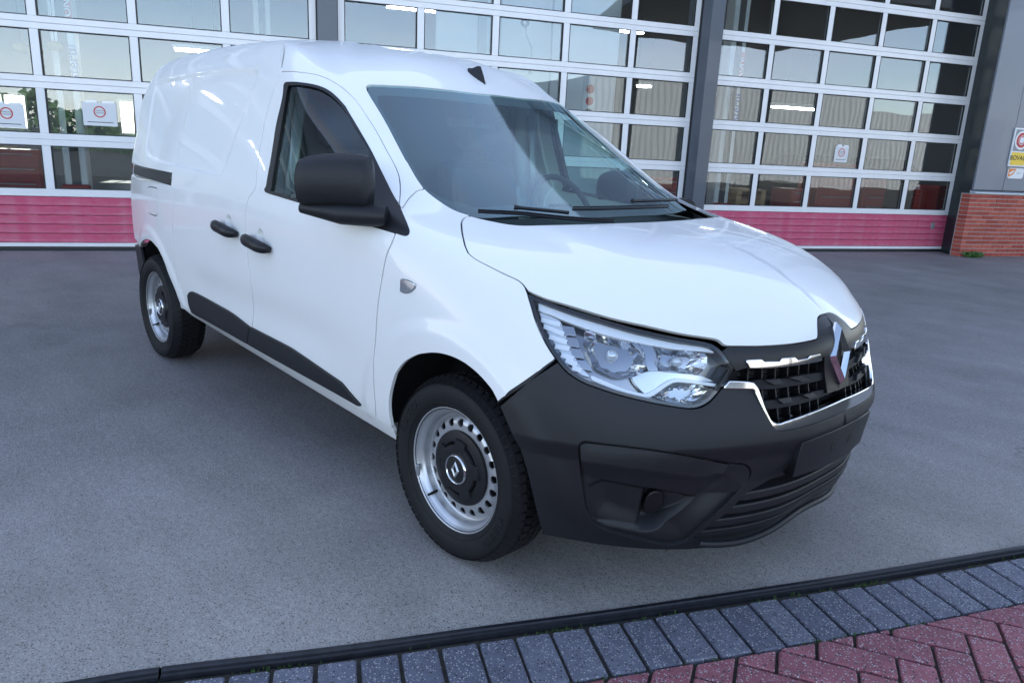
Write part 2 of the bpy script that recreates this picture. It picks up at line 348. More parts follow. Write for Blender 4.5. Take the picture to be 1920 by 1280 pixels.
# ------------------------------------------------------------------ van body surface: cubic spline net of sections (right half, front = +x)
NET = np.array([-3.5386,-0,0.3236,-3.5237,-0.4138,0.3243,-3.4438,-0.6534,0.3268,-3.2232,-0.7232,0.3291,-2.8015,-0.7727,0.3398,-2.1007,-0.7955,0.3465,-1.3487,-0.8115,0.3326,-0.698,-0.8139,0.3184,-0.246,-0.8198,0.2883,0.1078,-0.807,0.2476,0.3273,-0.7704,0.2107,0.4989,-0.6559,0.1955,0.6593,-0.4243,0.1727,0.7376,-0.2,0.1809,0.7414,-0,0.1963,-3.5384,-0,0.3728,-3.5237,-0.4314,0.3733,-3.4455,-0.6883,0.3733,-3.2247,-0.7601,0.3761,-2.8016,-0.8096,0.383,-2.0998,-0.8322,0.3879,-1.348,-0.8439,0.381,-0.6964,-0.8457,0.3717,-0.2444,-0.847,0.3525,0.1082,-0.8515,0.3272,0.3607,-0.8043,0.2973,0.5466,-0.6767,0.2786,0.714,-0.429,0.2673,0.7899,-0.2029,0.2719,0.7962,-0,0.2779,-3.5379,-0,0.4867,-3.5231,-0.4431,0.487,-3.4439,-0.7034,0.4873,-3.2231,-0.7776,0.4892,-2.8008,-0.8343,0.4924,-2.0989,-0.8602,0.4938,-1.3471,-0.8686,0.4821,-0.6953,-0.869,0.4748,-0.2434,-0.869,0.4677,0.1087,-0.8717,0.4567,0.3706,-0.834,0.4359,0.5777,-0.6921,0.4243,0.7393,-0.4295,0.4177,0.8117,-0.1995,0.4186,0.829,-0,0.4204,-3.5371,-0,0.6552,-3.5221,-0.452,0.6555,-3.4422,-0.7152,0.6561,-3.2214,-0.7914,0.6572,-2.7997,-0.8529,0.6587,-2.098,-0.8806,0.6595,-1.3462,-0.8889,0.6589,-0.6944,-0.8876,0.6478,-0.2425,-0.8863,0.6267,0.1094,-0.8814,0.606,0.371,-0.8421,0.5855,0.5914,-0.6923,0.5798,0.7534,-0.4291,0.5716,0.8276,-0.2015,0.5734,0.8401,-0,0.5748,-3.5362,-0,0.8235,-3.5211,-0.4536,0.8237,-3.441,-0.7176,0.8242,-3.2202,-0.7943,0.8249,-2.7987,-0.8573,0.8258,-2.0971,-0.8859,0.8262,-1.3454,-0.8943,0.8261,-0.6935,-0.894,0.8158,-0.2416,-0.89,0.7854,0.1105,-0.8775,0.7554,0.3725,-0.8198,0.736,0.5645,-0.669,0.7213,0.7155,-0.4229,0.7164,0.7935,-0.1913,0.7151,0.8107,-0,0.7152,-3.5355,-0,0.9815,-3.5203,-0.4511,0.9817,-3.4394,-0.7112,0.982,-3.2186,-0.7878,0.9825,-2.7978,-0.853,0.9832,-2.0963,-0.8822,0.9836,-1.3446,-0.8907,0.9837,-0.6927,-0.8884,0.9687,-0.2408,-0.8779,0.9336,0.091,-0.8452,0.9033,0.3439,-0.7503,0.8749,0.5388,-0.5867,0.8611,0.6807,-0.3853,0.8429,0.7457,-0.1824,0.8415,0.7713,-0,0.8454,-3.5228,-0,1.0844,-3.5077,-0.4447,1.0846,-3.4271,-0.7018,1.085,-3.2148,-0.7773,1.0854,-2.7973,-0.8408,1.0858,-2.0958,-0.8693,1.0861,-1.344,-0.8777,1.0865,-0.692,-0.8714,1.0618,-0.3099,-0.8561,1.0321,-0.0373,-0.8062,1.0085,0.2147,-0.7058,0.981,0.3802,-0.5177,0.988,0.4675,-0.3143,0.9931,0.4965,-0.1519,0.9955,0.5061,-0,0.9951,-3.5132,-0,1.147,-3.4982,-0.4381,1.1474,-3.4185,-0.6936,1.1482,-3.2127,-0.7676,1.1486,-2.7973,-0.8275,1.1484,-2.0955,-0.8547,1.1487,-1.3436,-0.8626,1.1492,-0.7714,-0.8483,1.1298,-0.4594,-0.811,1.1145,-0.2618,-0.737,1.0897,-0.1307,-0.6408,1.0823,-0.0255,-0.4837,1.0864,0.0354,-0.3029,1.0814,0.0654,-0.1415,1.079,0.0702,-0,1.0789,-3.4856,-0,1.3343,-3.4709,-0.412,1.3347,-3.3922,-0.6553,1.3363,-3.2055,-0.7246,1.3366,-2.7974,-0.7774,1.3357,-2.0954,-0.802,1.336,-1.3433,-0.8092,1.337,-0.9207,-0.7934,1.3088,-0.6949,-0.7493,1.2804,-0.5605,-0.671,1.2583,-0.4987,-0.5827,1.2339,-0.4062,-0.4333,1.2402,-0.3461,-0.2821,1.2415,-0.3208,-0.1312,1.2425,-0.3158,-0,1.2427,-3.4634,-0,1.4811,-3.4486,-0.3904,1.4812,-3.3707,-0.6235,1.4831,-3.199,-0.6888,1.4832,-2.797,-0.7366,1.482,-2.0953,-0.7599,1.4826,-1.3437,-0.7668,1.4836,-1.0616,-0.7499,1.4505,-0.8984,-0.7009,1.4138,-0.7933,-0.6386,1.4064,-0.7371,-0.5591,1.3948,-0.6572,-0.4227,1.3949,-0.602,-0.2717,1.3958,-0.5768,-0.1309,1.3966,-0.5717,-0,1.3969,-3.4466,-0,1.5876,-3.4314,-0.3697,1.587,-3.3505,-0.5811,1.5845,-3.19,-0.6433,1.5845,-2.7957,-0.6982,1.5874,-2.0951,-0.7224,1.5886,-1.3546,-0.7294,1.5891,-1.1636,-0.7073,1.5611,-1.0431,-0.6515,1.5274,-0.9719,-0.5913,1.5133,-0.9241,-0.5323,1.5123,-0.8685,-0.4016,1.5195,-0.828,-0.2611,1.5201,-0.8076,-0.1205,1.521,-0.8024,-0,1.5214,-3.4327,0,1.6748,-3.4174,-0.3398,1.6738,-3.3357,-0.5317,1.6684,-3.1841,-0.588,1.6673,-2.7948,-0.6416,1.6721,-2.095,-0.6659,1.6761,-1.4254,-0.6723,1.6742,-1.2852,-0.6301,1.6502,-1.2056,-0.5748,1.6211,-1.1431,-0.5203,1.6135,-1.1004,-0.4612,1.6179,-1.0599,-0.3607,1.6267,-1.034,-0.2303,1.6397,-1.0232,-0.1103,1.6412,-1.0181,-0,1.6412,-3.4158,0,1.6985,-3.4055,-0.2492,1.6946,-3.3648,-0.4177,1.6858,-3.2145,-0.4824,1.7053,-2.7947,-0.5287,1.7272,-2.1949,-0.5503,1.7385,-1.7152,-0.5492,1.7302,-1.5745,-0.4806,1.7322,-1.4847,-0.4198,1.7227,-1.4225,-0.3653,1.7182,-1.3907,-0.31,1.7122,-1.3591,-0.24,1.7188,-1.3391,-0.1502,1.7187,-1.3335,-0.0801,1.722,-1.3284,-0,1.7214,-3.2956,0,1.7279,-3.2753,0,1.7304,-3.215,0,1.7336,-3.0447,0,1.7437,-2.6947,0,1.7581,-2.3448,-0,1.7683,-2.0447,0,1.7714,-1.9442,-0,1.7736,-1.8733,-0,1.7763,-1.822,-0,1.7762,-1.7903,0,1.775,-1.769,0,1.7772,-1.7541,-0,1.7738,-1.7437,-0,1.7731,-1.7386,-0,1.7716], float).reshape(14, 15, 3)
TR = {
 'bpil': [2.8569,1.9174,2.8263,1.8478,2.8302,1.791,2.8675,1.7329,2.8996,1.6888,2.8889,1.659,2.8448,1.5405,2.8258,1.4067,2.8371,1.2241,2.8731,0.8791,2.818,0.7653,2.8011,0.7033,2.7984,0.6467,2.8005,0.5849,2.8257,0.4025,2.7859,0.2525,2.7589,0.2068,2.6825,0.0899,2.6084,0],
 'slide_rear_up': [1.7867,2.0527,1.8529,1.856,1.8656,1.7349,1.8701,1.5322,1.8737,1.3096,1.8744,1.1458,1.8811,0.8762],
 'slide_rear_low': [1.8755,0.7539,1.9123,0.6807,1.8969,0.5899,1.8788,0.5033,1.8729,0.4628,1.8591,0.396,1.8495,0.3278,1.8475,0.2654,1.8596,0.1885,1.8824,0.1124,1.8298,0],
 'door_top': [2.8981,1.6796,3.2909,1.7012,3.6606,1.7329,3.8418,1.7298,3.982,1.7064,4.0999,1.6597,4.1676,1.5951,4.1905,1.4773,4.168,1.3457,4.163,1.2707,4.1476,1.2148,4.1116,1.1539,4.0747,1.0955,4.0447,1.0484],
 'door_front': [4.0447,1.0484,4.02,1.0153,3.9643,0.9124,3.9194,0.8258,3.8765,0.7651,3.834,0.6914,3.8134,0.5627,3.7996,0.4406,3.7822,0.3312,3.7686,0.2354,3.7582,0.1395,3.724,0.0264],
 'winframe': [3.0247,1.6131,3.1595,1.6236,3.362,1.6398,3.6443,1.6627,3.8136,1.6574,3.9189,1.6249,3.9869,1.5779,4.0109,1.4819,4.0171,1.3345,4.0191,1.2356,4.0321,1.0942,4.0423,1.0435,4.0364,0.9665,4.0275,0.8837,4.0199,0.8572,4.0064,0.8389,3.9842,0.826,3.9586,0.8236,3.9215,0.8248,3.8213,0.8247,3.711,0.8223,3.2298,0.8297,2.9921,0.8423,2.9674,0.848,2.9572,0.8643,2.9586,0.8902,2.9675,0.9229,2.9747,1.1694,2.9717,1.3558,3.0061,1.5228,2.9993,1.5963],
 'glass': [3.0904,1.5964,3.2264,1.6098,3.3883,1.6249,3.6374,1.6452,3.7862,1.6379,3.8906,1.6064,3.9541,1.5558,3.9804,1.4638,4.0052,1.3481,3.9991,1.3178,3.9471,1.2462,3.7756,0.9207,3.7387,0.8596,3.6383,0.8474,3.2165,0.8534,3.0068,0.8714,3.0155,0.9413,3.0242,1.1971,3.0359,1.3755,3.0651,1.5432],
 'fender_apil': [4.0399,1.0386,4.052,1.0238,4.11,1.0798,4.1682,1.1214,4.2371,1.1577,4.3164,1.1798],
 'ws_side': [4.4085,1.7154,4.4039,1.6879,4.3957,1.5762,4.3734,1.4704,4.3273,1.3253,4.3311,1.3135,4.3163,1.2395,4.3232,1.1826,4.3664,1.1328,4.4191,1.0804,4.479,1.0526],
 'ws_top': [4.4124,1.7194,4.4455,1.7318,4.4876,1.7363,4.6665,1.7318,4.8445,1.7286,5.0497,1.7266,5.2274,1.7205,5.4374,1.6974],
 'hoodline': [4.4768,1.0488,4.4509,1.0446,4.4155,1.0286,4.3772,0.9999,4.3292,0.9403,4.2905,0.8682,4.2791,0.8272,4.2928,0.8084,4.3305,0.7939,4.3757,0.7786,4.4087,0.7689,4.4207,0.7568,4.4268,0.7397],
 'hood_rear': [4.4768,1.0488,4.5351,1.0297,4.6062,1.0102,4.6952,1.0033,4.8475,1.0037,5.1123,1.0147,5.2724,1.0167],
 'lamp_top': [4.4253,0.7315,4.4523,0.7244,4.4932,0.7162,4.5543,0.7029,4.6154,0.6919,4.71,0.6761,4.8129,0.6662,4.9178,0.6606,4.9492,0.6529,4.9737,0.636],
 'hood_front': [4.4268,0.7397,4.4414,0.7328,4.4717,0.7244,4.5152,0.7179,4.5575,0.71,4.6422,0.6926,4.731,0.6821,4.8285,0.6729,4.9186,0.6691,4.9462,0.6673,4.9594,0.6646,4.9703,0.658,4.9803,0.6522,4.9989,0.6509,5.0347,0.6511,5.1262,0.6496,5.2247,0.6483,5.2908,0.6493,5.3182,0.6507,5.3273,0.6555,5.3493,0.6787,5.3748,0.6961,5.3893,0.701,5.4072,0.7042,5.4334,0.7045,5.4374,0.7044],
 'lamp': [4.4251,0.7307,4.452,0.7233,4.493,0.7151,4.5543,0.7018,4.6154,0.6909,4.7102,0.6745,4.813,0.6653,4.9179,0.659,4.9493,0.6513,4.9738,0.6353,4.9961,0.6096,5.0193,0.5806,4.9979,0.5278,4.9632,0.4856,4.9489,0.4742,4.935,0.4662,4.9182,0.4606,4.8988,0.4588,4.8674,0.4627,4.821,0.471,4.7591,0.4829,4.6964,0.4956,4.6512,0.5058,4.6178,0.5135,4.5708,0.5319,4.5325,0.5575,4.4802,0.603,4.4414,0.6556,4.4266,0.7053],
 'bump_fender': [4.5233,0.5579,4.4769,0.5035,4.421,0.4426,4.4117,0.428,4.3826,0.393],
 'farch': [4.3862,0.3975,4.358,0.4257,4.3301,0.4419,4.3018,0.4547,4.2735,0.4638,4.2448,0.4702,4.2124,0.4726,4.1795,0.4712,4.1457,0.4662,4.1109,0.4569,4.0747,0.4427,4.0369,0.4256,4.006,0.4063,3.9737,0.3836,3.9464,0.359,3.9236,0.3339,3.9071,0.3133,3.8947,0.2907,3.8819,0.2653,3.8626,0.2226,3.851,0.1809,3.845,0.139,3.8436,0.1068,3.8385,0.0454,3.8542,0],
 'rarch': [1.1169,0.3421,1.1765,0.366,1.2558,0.3889,1.3279,0.4046,1.4057,0.4173,1.4688,0.4199,1.524,0.4175,1.5838,0.4054,1.6377,0.3903,1.7036,0.3407,1.7476,0.2703,1.802,0.1926,1.8253,0.1258,1.726,0,1.8038,0],
 'rail': [0.8305,0.8402,1.8701,0.8783,1.8738,0.7547,0.9283,0.7455],
 'fuel': [1.4608,0.7039,1.5051,0.714,1.6342,0.7169,1.6622,0.7083,1.645,0.5763,1.6187,0.5638,1.4857,0.5631,1.4417,0.5709],
 'clad_s': [1.9872,0.2042,2.0224,0.2237,2.0635,0.2323,2.3292,0.2302,2.5615,0.2244,2.7623,0.2034,2.7199,0.1585,2.6675,0.0834,2.6084,0,2.6214,0,1.7908,0,1.9093,0.1002,1.9547,0.1623],
 'clad_f': [2.7719,0.2063,3.1172,0.2054,3.2432,0.1958,3.5049,0.1662,3.5386,0.1602,3.5755,0.1378,3.6564,0.0465,3.5427,0,2.6214,0,2.6825,0.0899,2.732,0.1679],
 'handle_s': [2.6261,0.6155],
 'handle_f': [2.9497,0.5923],
 'repeater': [3.922,0.6384,3.9369,0.6418,3.962,0.643,3.991,0.6415,3.9898,0.6302,3.9739,0.6149,3.9507,0.604,3.9256,0.6014],
 'fog': [4.6259,0.3266,4.6298,0.3406,4.6393,0.3461,4.7199,0.3449,4.8068,0.3374,4.8998,0.3181,5.0047,0.2855,5.0547,0.2734,5.0775,0.2546,5.0858,0.2382,5.0847,0.2167,5.0569,0.1871,4.987,0.1074,4.9683,0.0666,4.9564,0.0441,4.9231,0.0358,4.8515,0.0502,4.7462,0.0749,4.7033,0.0884,4.6811,0.0997,4.6686,0.1154,4.6561,0.1403,4.6378,0.2299,4.6292,0.2863],
 'fogtop': [4.6258,0.3313,4.6389,0.342,4.7206,0.3409,4.8087,0.3332,4.9031,0.3131,5.0095,0.2804,4.9854,0.2217,4.9552,0.189,4.8076,0.2108,4.6427,0.2331],
 'fogcorner': [5.0079,0.2818,5.0587,0.2686,5.0813,0.2514,5.0896,0.2352,5.0884,0.2139,5.0608,0.1815,4.9508,0.1904,4.984,0.2231],
 'fogpocket': [4.6525,0.1946,4.6801,0.2057,4.7171,0.2069,4.8169,0.1935,4.9456,0.1691,4.9644,0.1712,4.9292,0.1307,4.8908,0.0914,4.8719,0.0741,4.8352,0.0695,4.7458,0.0809,4.6813,0.0874,4.6662,0.113],
 'chrome_out': [4.991,0.5163,5.0334,0.5124,5.0726,0.5086,5.0802,0.5017,5.0833,0.4911,5.1077,0.4224,5.1223,0.3933,5.1308,0.3842,5.1397,0.3797,5.1534,0.3777,5.1674,0.3768,5.2611,0.3786,5.3999,0.3861,5.4374,0.4244],
 'chrome_in': [5.0056,0.535,5.037,0.5318,5.0709,0.5261,5.0789,0.5188,5.089,0.5009,5.1023,0.4461,5.115,0.4119,5.1196,0.4055,5.127,0.3999,5.1445,0.3944,5.1675,0.398,5.261,0.4018,5.3621,0.4081,5.4374,0.4244],
 'bars': [5.0507,0.6067,5.0977,0.6069,5.1089,0.598,5.1602,0.5945,5.1671,0.605,5.2127,0.6037,5.225,0.5917,5.2646,0.5925,5.2731,0.6012,5.3172,0.6006,5.3283,0.5768,5.2153,0.5768,5.1233,0.5771,5.0639,0.5815],
 'lowgrille': [4.9775,0.0577,4.9905,0.0785,5.0068,0.1002,5.0414,0.1262,5.0805,0.1659,5.1001,0.1777,5.1262,0.182,5.2335,0.1996,5.3752,0.2031,5.4374,0.2207,5.4374,0.2546],
 'lowgrille_b': [4.9789,0.0555,5.0494,0.041,5.1522,0.032,5.3205,0.0169,5.4374,0.0594,5.4374,0.1443,5.4374,0.1867],
 'plate': [5.2274,0.3179,5.4374,0.3989,5.2459,0.1987,5.4374,0.2716],
 'emblem_o': [5.389,0.678,5.4149,0.6769,5.4182,0.6347,5.4374,0.5856,5.4374,0.5177,5.4034,0.4714,5.3851,0.5146,5.3618,0.581],
 'emblem_i': [5.4111,0.6335,5.4341,0.6035,5.4374,0.5856,5.4374,0.5262,5.4187,0.5007],
 'shield': [5.3499,0.6787,5.3848,0.688,5.4202,0.6901,5.432,0.6873,5.4327,0.6456,5.4374,0.5941,5.4374,0.5517,5.4374,0.4668,5.3996,0.4478,5.3679,0.4499,5.3577,0.5199,5.3389,0.6243],
 'seam_quarter': [1.1614,1.6856,1.2598,1.7084,1.6208,1.7178,1.8746,1.7343,2.2038,1.734,2.4713,1.7201,2.554,1.712,2.5958,1.6903,2.61,1.6524],
 'barch': [4.3862,0.3975,4.4329,0.3351,4.463,0.2703,4.4829,0.2049,4.4943,0.1418,4.5053,0.0803,4.5166,0.0388,4.5336,0.0007],
 'slat1': [5.078,0.5264,5.1259,0.5289,5.1794,0.5242,5.2616,0.5267,5.3536,0.5154,5.355,0.497,5.2278,0.5011,5.1465,0.5003,5.0999,0.5048],
 'slat2': [5.108,0.4627,5.1649,0.4625,5.2236,0.4608,5.321,0.4632,5.3647,0.4578,5.3667,0.4457,5.2213,0.442,5.1576,0.4415,5.1139,0.4437],
 'drl': [4.4517,0.7148,4.4741,0.7127,4.5379,0.6981,4.6169,0.6806,4.7149,0.6643,4.8213,0.6521,4.9205,0.6482,4.9658,0.6378,4.9216,0.6408,4.8238,0.641,4.7182,0.6481,4.6191,0.6605,4.5213,0.6805,4.4816,0.6901,4.4491,0.6926],
 'ribs': [4.4478,0.6871,4.4801,0.6823,4.5041,0.675,4.5122,0.6623,4.5356,0.6227,4.5745,0.5741,4.6254,0.5332,4.5964,0.5389,4.5562,0.5669,4.5149,0.597,4.4772,0.6344,4.4577,0.662],
 'block1': [4.5148,0.6612,4.5451,0.6627,4.5533,0.6417,4.5242,0.6373],
 'block2': [4.5307,0.6309,4.5586,0.6329,4.5712,0.6109,4.5432,0.609],
 'block3': [4.5501,0.6027,4.5784,0.6036,4.5937,0.583,4.5659,0.5803],
 'block4': [4.5785,0.5733,4.6032,0.5749,4.6277,0.5527,4.6011,0.5518],
 'refl1': [4.5752,0.6561,4.593,0.6659,4.6386,0.6589,4.6843,0.6548,4.7184,0.6488,4.7466,0.6213,4.7755,0.5706,4.7466,0.5472,4.7069,0.5366,4.6679,0.546,4.6296,0.5615,4.6013,0.5949,4.5804,0.6189],
 'refl2': [4.7669,0.6442,4.8248,0.6398,4.893,0.6348,4.9362,0.6296,4.9424,0.5876,4.9288,0.5549,4.8764,0.5671,4.8304,0.5698,4.8008,0.5758,4.7811,0.6107],
 'divider': [4.6956,0.6508,4.7229,0.6473,4.7642,0.6451,4.784,0.6153,4.8062,0.5689,4.781,0.5676,4.7579,0.6021,4.7319,0.6276],
 'cstrip': [4.6314,0.5355,4.6777,0.5228,4.7294,0.5074,4.7854,0.4978,4.8074,0.5083,4.8403,0.5334,4.8651,0.5443,4.918,0.538,4.9857,0.5242,4.9841,0.5181,4.9191,0.5307,4.8702,0.5363,4.848,0.5281,4.8145,0.5015,4.7891,0.4902,4.7305,0.4987,4.6763,0.5139,4.6374,0.5259],
 'shelf': [4.7413,0.5471,4.7828,0.5641,4.8165,0.5656,4.9249,0.5542,4.978,0.533,4.9208,0.5391,4.8673,0.5458,4.8385,0.5367,4.8059,0.5099,4.787,0.5005,4.7606,0.5237],
 'bowl': [4.8057,0.496,4.8493,0.5245,4.8716,0.5332,4.9205,0.5268,4.9836,0.5169,4.9757,0.4875,4.9467,0.4682,4.9094,0.4627,4.861,0.4739,4.8222,0.4859],
 'wipA_blade': [4.5231,1.0576,4.6852,1.0482,4.8581,1.028,5.125,1.0158],
 'wipA_arm': [4.6809,1.0596,4.7342,1.0515,4.8257,1.0425,4.9078,1.0356],
 'wipB_blade': [4.9836,1.0289,5.1277,1.0406,5.2989,1.0469,5.4091,1.0426],
 'wipB_arm': [5.323,1.063,5.3961,1.0604,5.3802,1.0546],
 'sensor1': [4.7671,0.2471],
 'sensor2': [5.1935,0.2352],}
TR = {k: np.array(v, float).reshape(-1, 2) for k, v in TR.items()}
TR['ws_top'][-1] = (TR['ws_top'][-2][0]+.12, TR['ws_top'][-2][1]+.001)
UK = np.array([0,0.44176,0.70911,0.93989,1.36394,2.06453,2.8146,3.46474,3.90386,4.23916,4.50408,4.75019,5.02757,5.24983,5.43739]); VK = np.array([0,0.07718,0.2032,0.36753,0.52803,0.68396,0.83102,1.03333,1.32379,1.54684,1.72129,1.89174,2.16455,2.70741])
UM, VM = UK[-1], VK[-1]
def spl(k, c0, c1):
    n = len(k); h = np.diff(k); A = np.zeros((n, n)); B = np.zeros((n, n))
    for i in range(1, n-1):
        A[i, i-1] = 1/h[i-1]; A[i, i] = 2*(1/h[i-1]+1/h[i]); A[i, i+1] = 1/h[i]
        B[i, i-1] = -3/h[i-1]**2; B[i, i] = 3/h[i-1]**2-3/h[i]**2; B[i, i+1] = 3/h[i]**2
    for i, c in ((0, c0), (n-1, c1)):
        j = 1 if i == 0 else n-2; hh = h[0] if i == 0 else h[-1]; s = 1 if i == 0 else -1
        if c: A[i, i] = 1
        else: A[i, i] = 2/hh; A[i, j] = 1/hh; B[i, j] = 3*s/hh**2; B[i, i] = -3*s/hh**2
    return np.linalg.solve(A, B)
_c, _n, _v = spl(UK, True, True), spl(UK, False, False), spl(VK, False, False)
_Su = np.einsum('ij,kjc->kic', _c, NET); _Su[..., 1] = np.einsum('ij,kj->ki', _n, NET[..., 1])
_Sv = np.einsum('ij,jkc->ikc', _v, NET); _Suv = np.einsum('ij,jkc->ikc', _v, _Su)
def herm(k, t):
    i = np.clip(np.searchsorted(k, t, side='right')-1, 0, len(k)-2); h = k[i+1]-k[i]; s = (t-k[i])/h
    return i, [q[..., None] for q in (2*s**3-3*s**2+1, (s**3-2*s**2+s)*h, -2*s**3+3*s**2, (s**3-s**2)*h)]
def S(u, v):
    u = np.clip(np.asarray(u, float), 0, UM); v = np.clip(np.asarray(v, float), 0, VM)
    i, (a0, a1, a2, a3) = herm(UK, u); j, (b0, b1, b2, b3) = herm(VK, v)
    r = lambda F, G, jj: a0*F[jj, i]+a2*F[jj, i+1]+a1*G[jj, i]+a3*G[jj, i+1]
    return b0*r(NET, _Su, j)+b2*r(NET, _Su, j+1)+b1*r(_Sv, _Suv, j)+b3*r(_Sv, _Suv, j+1)
def nrm(F, u, v, e=2e-3):
    u0, u1, v0, v1 = np.maximum(u-e, 0), np.minimum(u+e, UM), np.maximum(v-e, 0), np.minimum(v+e, VM)
    n = np.cross(F(u1, v)-F(u0, v), F(u, v1)-F(u, v0)); return n/np.maximum(np.linalg.norm(n, axis=-1, keepdims=True), 1e-12)
def N0(u, v): return nrm(S, np.asarray(u, float), np.asarray(v, float), 1e-3)
ss = lambda a, b, x: (lambda t: t*t*(3-2*t))(np.clip((x-a)/(b-a), 0, 1))
def pip(P, Q):
    """points P in polygon Q (even-odd)"""
    x, y = P[:, 0][:, None], P[:, 1][:, None]; a = Q; b = np.roll(Q, -1, 0)
    c = (a[:, 1] > y) != (b[:, 1] > y)
    xi = (b[:, 0]-a[:, 0])*(y-a[:, 1])/np.where(b[:, 1] == a[:, 1], 1e-12, b[:, 1]-a[:, 1])+a[:, 0]
    return (c & (x < xi)).sum(1) % 2 == 1
def pdist(P, Q, closed=True):
    a = Q if closed else Q[:-1]; b = np.roll(Q, -1, 0) if closed else Q[1:]
    d = b-a; L = np.maximum((d*d).sum(1), 1e-12); out = np.empty(len(P))
    for s in range(0, len(P), 4000):
        p = P[s:s+4000, None, :]; t = np.clip(((p-a)*d).sum(2)/L, 0, 1); out[s:s+4000] = np.linalg.norm(p-(a+t[..., None]*d), axis=2).min(1)
    return out
def curve(pts, closed=False, step=.012, corner=38.):
    """smooth a traced line (Catmull-Rom between corners) and resample it"""
    P = np.asarray(pts, float); keep = np.concatenate([[True], np.linalg.norm(np.diff(P, axis=0), axis=1) > 1e-4]); P = P[keep]
    if closed and np.linalg.norm(P[0]-P[-1]) < 1e-4: P = P[:-1]
    n = len(P); isc = np.zeros(n, bool)
    for i in range(n):
        if not closed and i in (0, n-1): isc[i] = True; continue
        a, b = P[i]-P[i-1], P[(i+1) % n]-P[i]; cs = a@b/(np.linalg.norm(a)*np.linalg.norm(b)+1e-12)
        isc[i] = cs < math.cos(R_(corner))
    out = []; rng_ = range(n if closed else n-1)
    for i in rng_:
        p1, p2 = P[i], P[(i+1) % n]; p0 = p1 if isc[i] else P[i-1]; p3 = p2 if isc[(i+1) % n] else P[(i+2) % n]
        L = np.linalg.norm(p2-p1); m1 = (p2-p0)*.5 if not isc[i] else (p2-p1)*.9; m2 = (p3-p1)*.5 if not isc[(i+1) % n] else (p2-p1)*.9
        for m in (m1, m2):
            k = np.linalg.norm(m)
            if k > 1.3*L: m *= 1.3*L/k
        for t in np.linspace(0, 1, max(2, int(L/step)+1), endpoint=False)[:]:
            out.append((2*t**3-3*t**2+1)*p1+(t**3-2*t**2+t)*m1+(-2*t**3+3*t**2)*p2+(t**3-t**2)*m2)
    if not closed: out.append(P[-1])
    return np.array(out)
C = lambda k, **kw: curve(TR[k], **kw)
def cat(*a): return np.vstack([np.asarray(x, float).reshape(-1, 2) for x in a])
# fine relief of the pressed panels, added along the normal
SEAM = None
FLARE = {}
def relief(u, v, P):
    h = np.zeros(P.shape[:-1]); x, y, z = P[..., 0], P[..., 1], P[..., 2]
    side = ss(.45, .62, -y)
    # pressed rectangle in the load-space side
    if SEAM is not None:
        q = np.stack([u, v], -1).reshape(-1, 2); d = pdist(q, SEAM); ins = pip(q, SEAM); sd = np.where(ins, d, -d).reshape(h.shape)
        h -= .008*ss(-.006, .034, sd)
    # scalloped lower doors
    h -= .009*np.exp(-((z-.585)/.085)**2)*ss(-2.3, -1.9, x)*(1-ss(-.95, -.40, x))*side
    # wheel-arch flares
    for cx, r0 in ((-.01, .405), (-2.74, .405)):
        r = np.hypot(x-cx, z-.30); h += .008*(1-ss(r0+.045, r0+.105, r))*side*ss(.2, .4, z)
    # grip recesses behind the handles
    for (hx, hz) in GRIP:
        h -= .016*(1-ss(.016, .040, np.hypot((x-hx), (z-hz))))*side
    # crease round the bumper where it starts to tuck under
    fr = ss(.12, .40, x)*(1-ss(.66, .72, z))
    h += .016*np.maximum(0, 1-np.where(z > .548, z-.548, (.548-z)/.30)/.15)*fr
    h -= .016*ss(.0, .06, .47-z)*ss(.22, .30, z)*fr*ss(.0, .14, .40+y)
    # raised centre of the bonnet
    bon = ss(.86, .90, z)*ss(.0, .25, x+.1)*(1-ss(.62, .76, x))
    h += .007*ss(.0, .09, y+.60-.10*(x))*bon
    return h
GRIP = []
def SD(u, v):
    P = S(u, v); return P+N0(u, v)*relief(np.asarray(u, float), np.asarray(v, float), P)[..., None]
def cdt(outer, holes, h, extra=None):
    B = [np.asarray(outer, float)]+[np.asarray(q, float) for q in holes]
    lo, hi = B[0].min(0), B[0].max(0)
    gx, gy = np.meshgrid(np.arange(lo[0], hi[0]+h, h), np.arange(lo[1], hi[1]+h, h*.87)); gx[1::2] += h*.5
    G = np.stack([gx.ravel(), gy.ravel()], 1)
    if extra is not None: G = np.vstack([G[np.min([np.linalg.norm(G-e_, axis=1) for e_ in extra], 0) > .007], extra])
    ok = pip(G, B[0])
    for q in B[1:]: ok &= ~pip(G, q)
    G = G[ok]
    if len(G):
        d = np.min([pdist(G, q) for q in B], 0); G = G[d > (.55*h if extra is None else .006)]
    pts = np.vstack(B+[G]); E = []; k = 0
    for q in B: E += [(k+i, k+(i+1) % len(q)) for i in range(len(q))]; k += len(q)
    V, _, F, *_r = geometry.delaunay_2d_cdt([Vector(p) for p in pts], E, [], 0, 1e-7)
    V = np.array([p[:] for p in V]); F = np.array([f[:] for f in F if len(f) == 3])
    cen = V[F].mean(1); ok = pip(cen, B[0])
    for q in B[1:]: ok &= ~pip(cen, q)
    F = F[ok]
    a = V[F]; ar = (a[:, 1, 0]-a[:, 0, 0])*(a[:, 2, 1]-a[:, 0, 1])-(a[:, 2, 0]-a[:, 0, 0])*(a[:, 1, 1]-a[:, 0, 1])
    F = F[np.abs(ar) > 1e-10]; ar = ar[np.abs(ar) > 1e-10]; F[ar < 0] = F[ar < 0][:, ::-1]
    return V, F
def offN(F_, off, u, v):
    def G(a, b):
        sh = np.shape(a); q = np.stack([np.ravel(a), np.ravel(b)], 1); return F_(a, b)+nrm(F_, a, b)*off(q).reshape(sh)[..., None]
    return nrm(G, u, v, 1.5e-3)
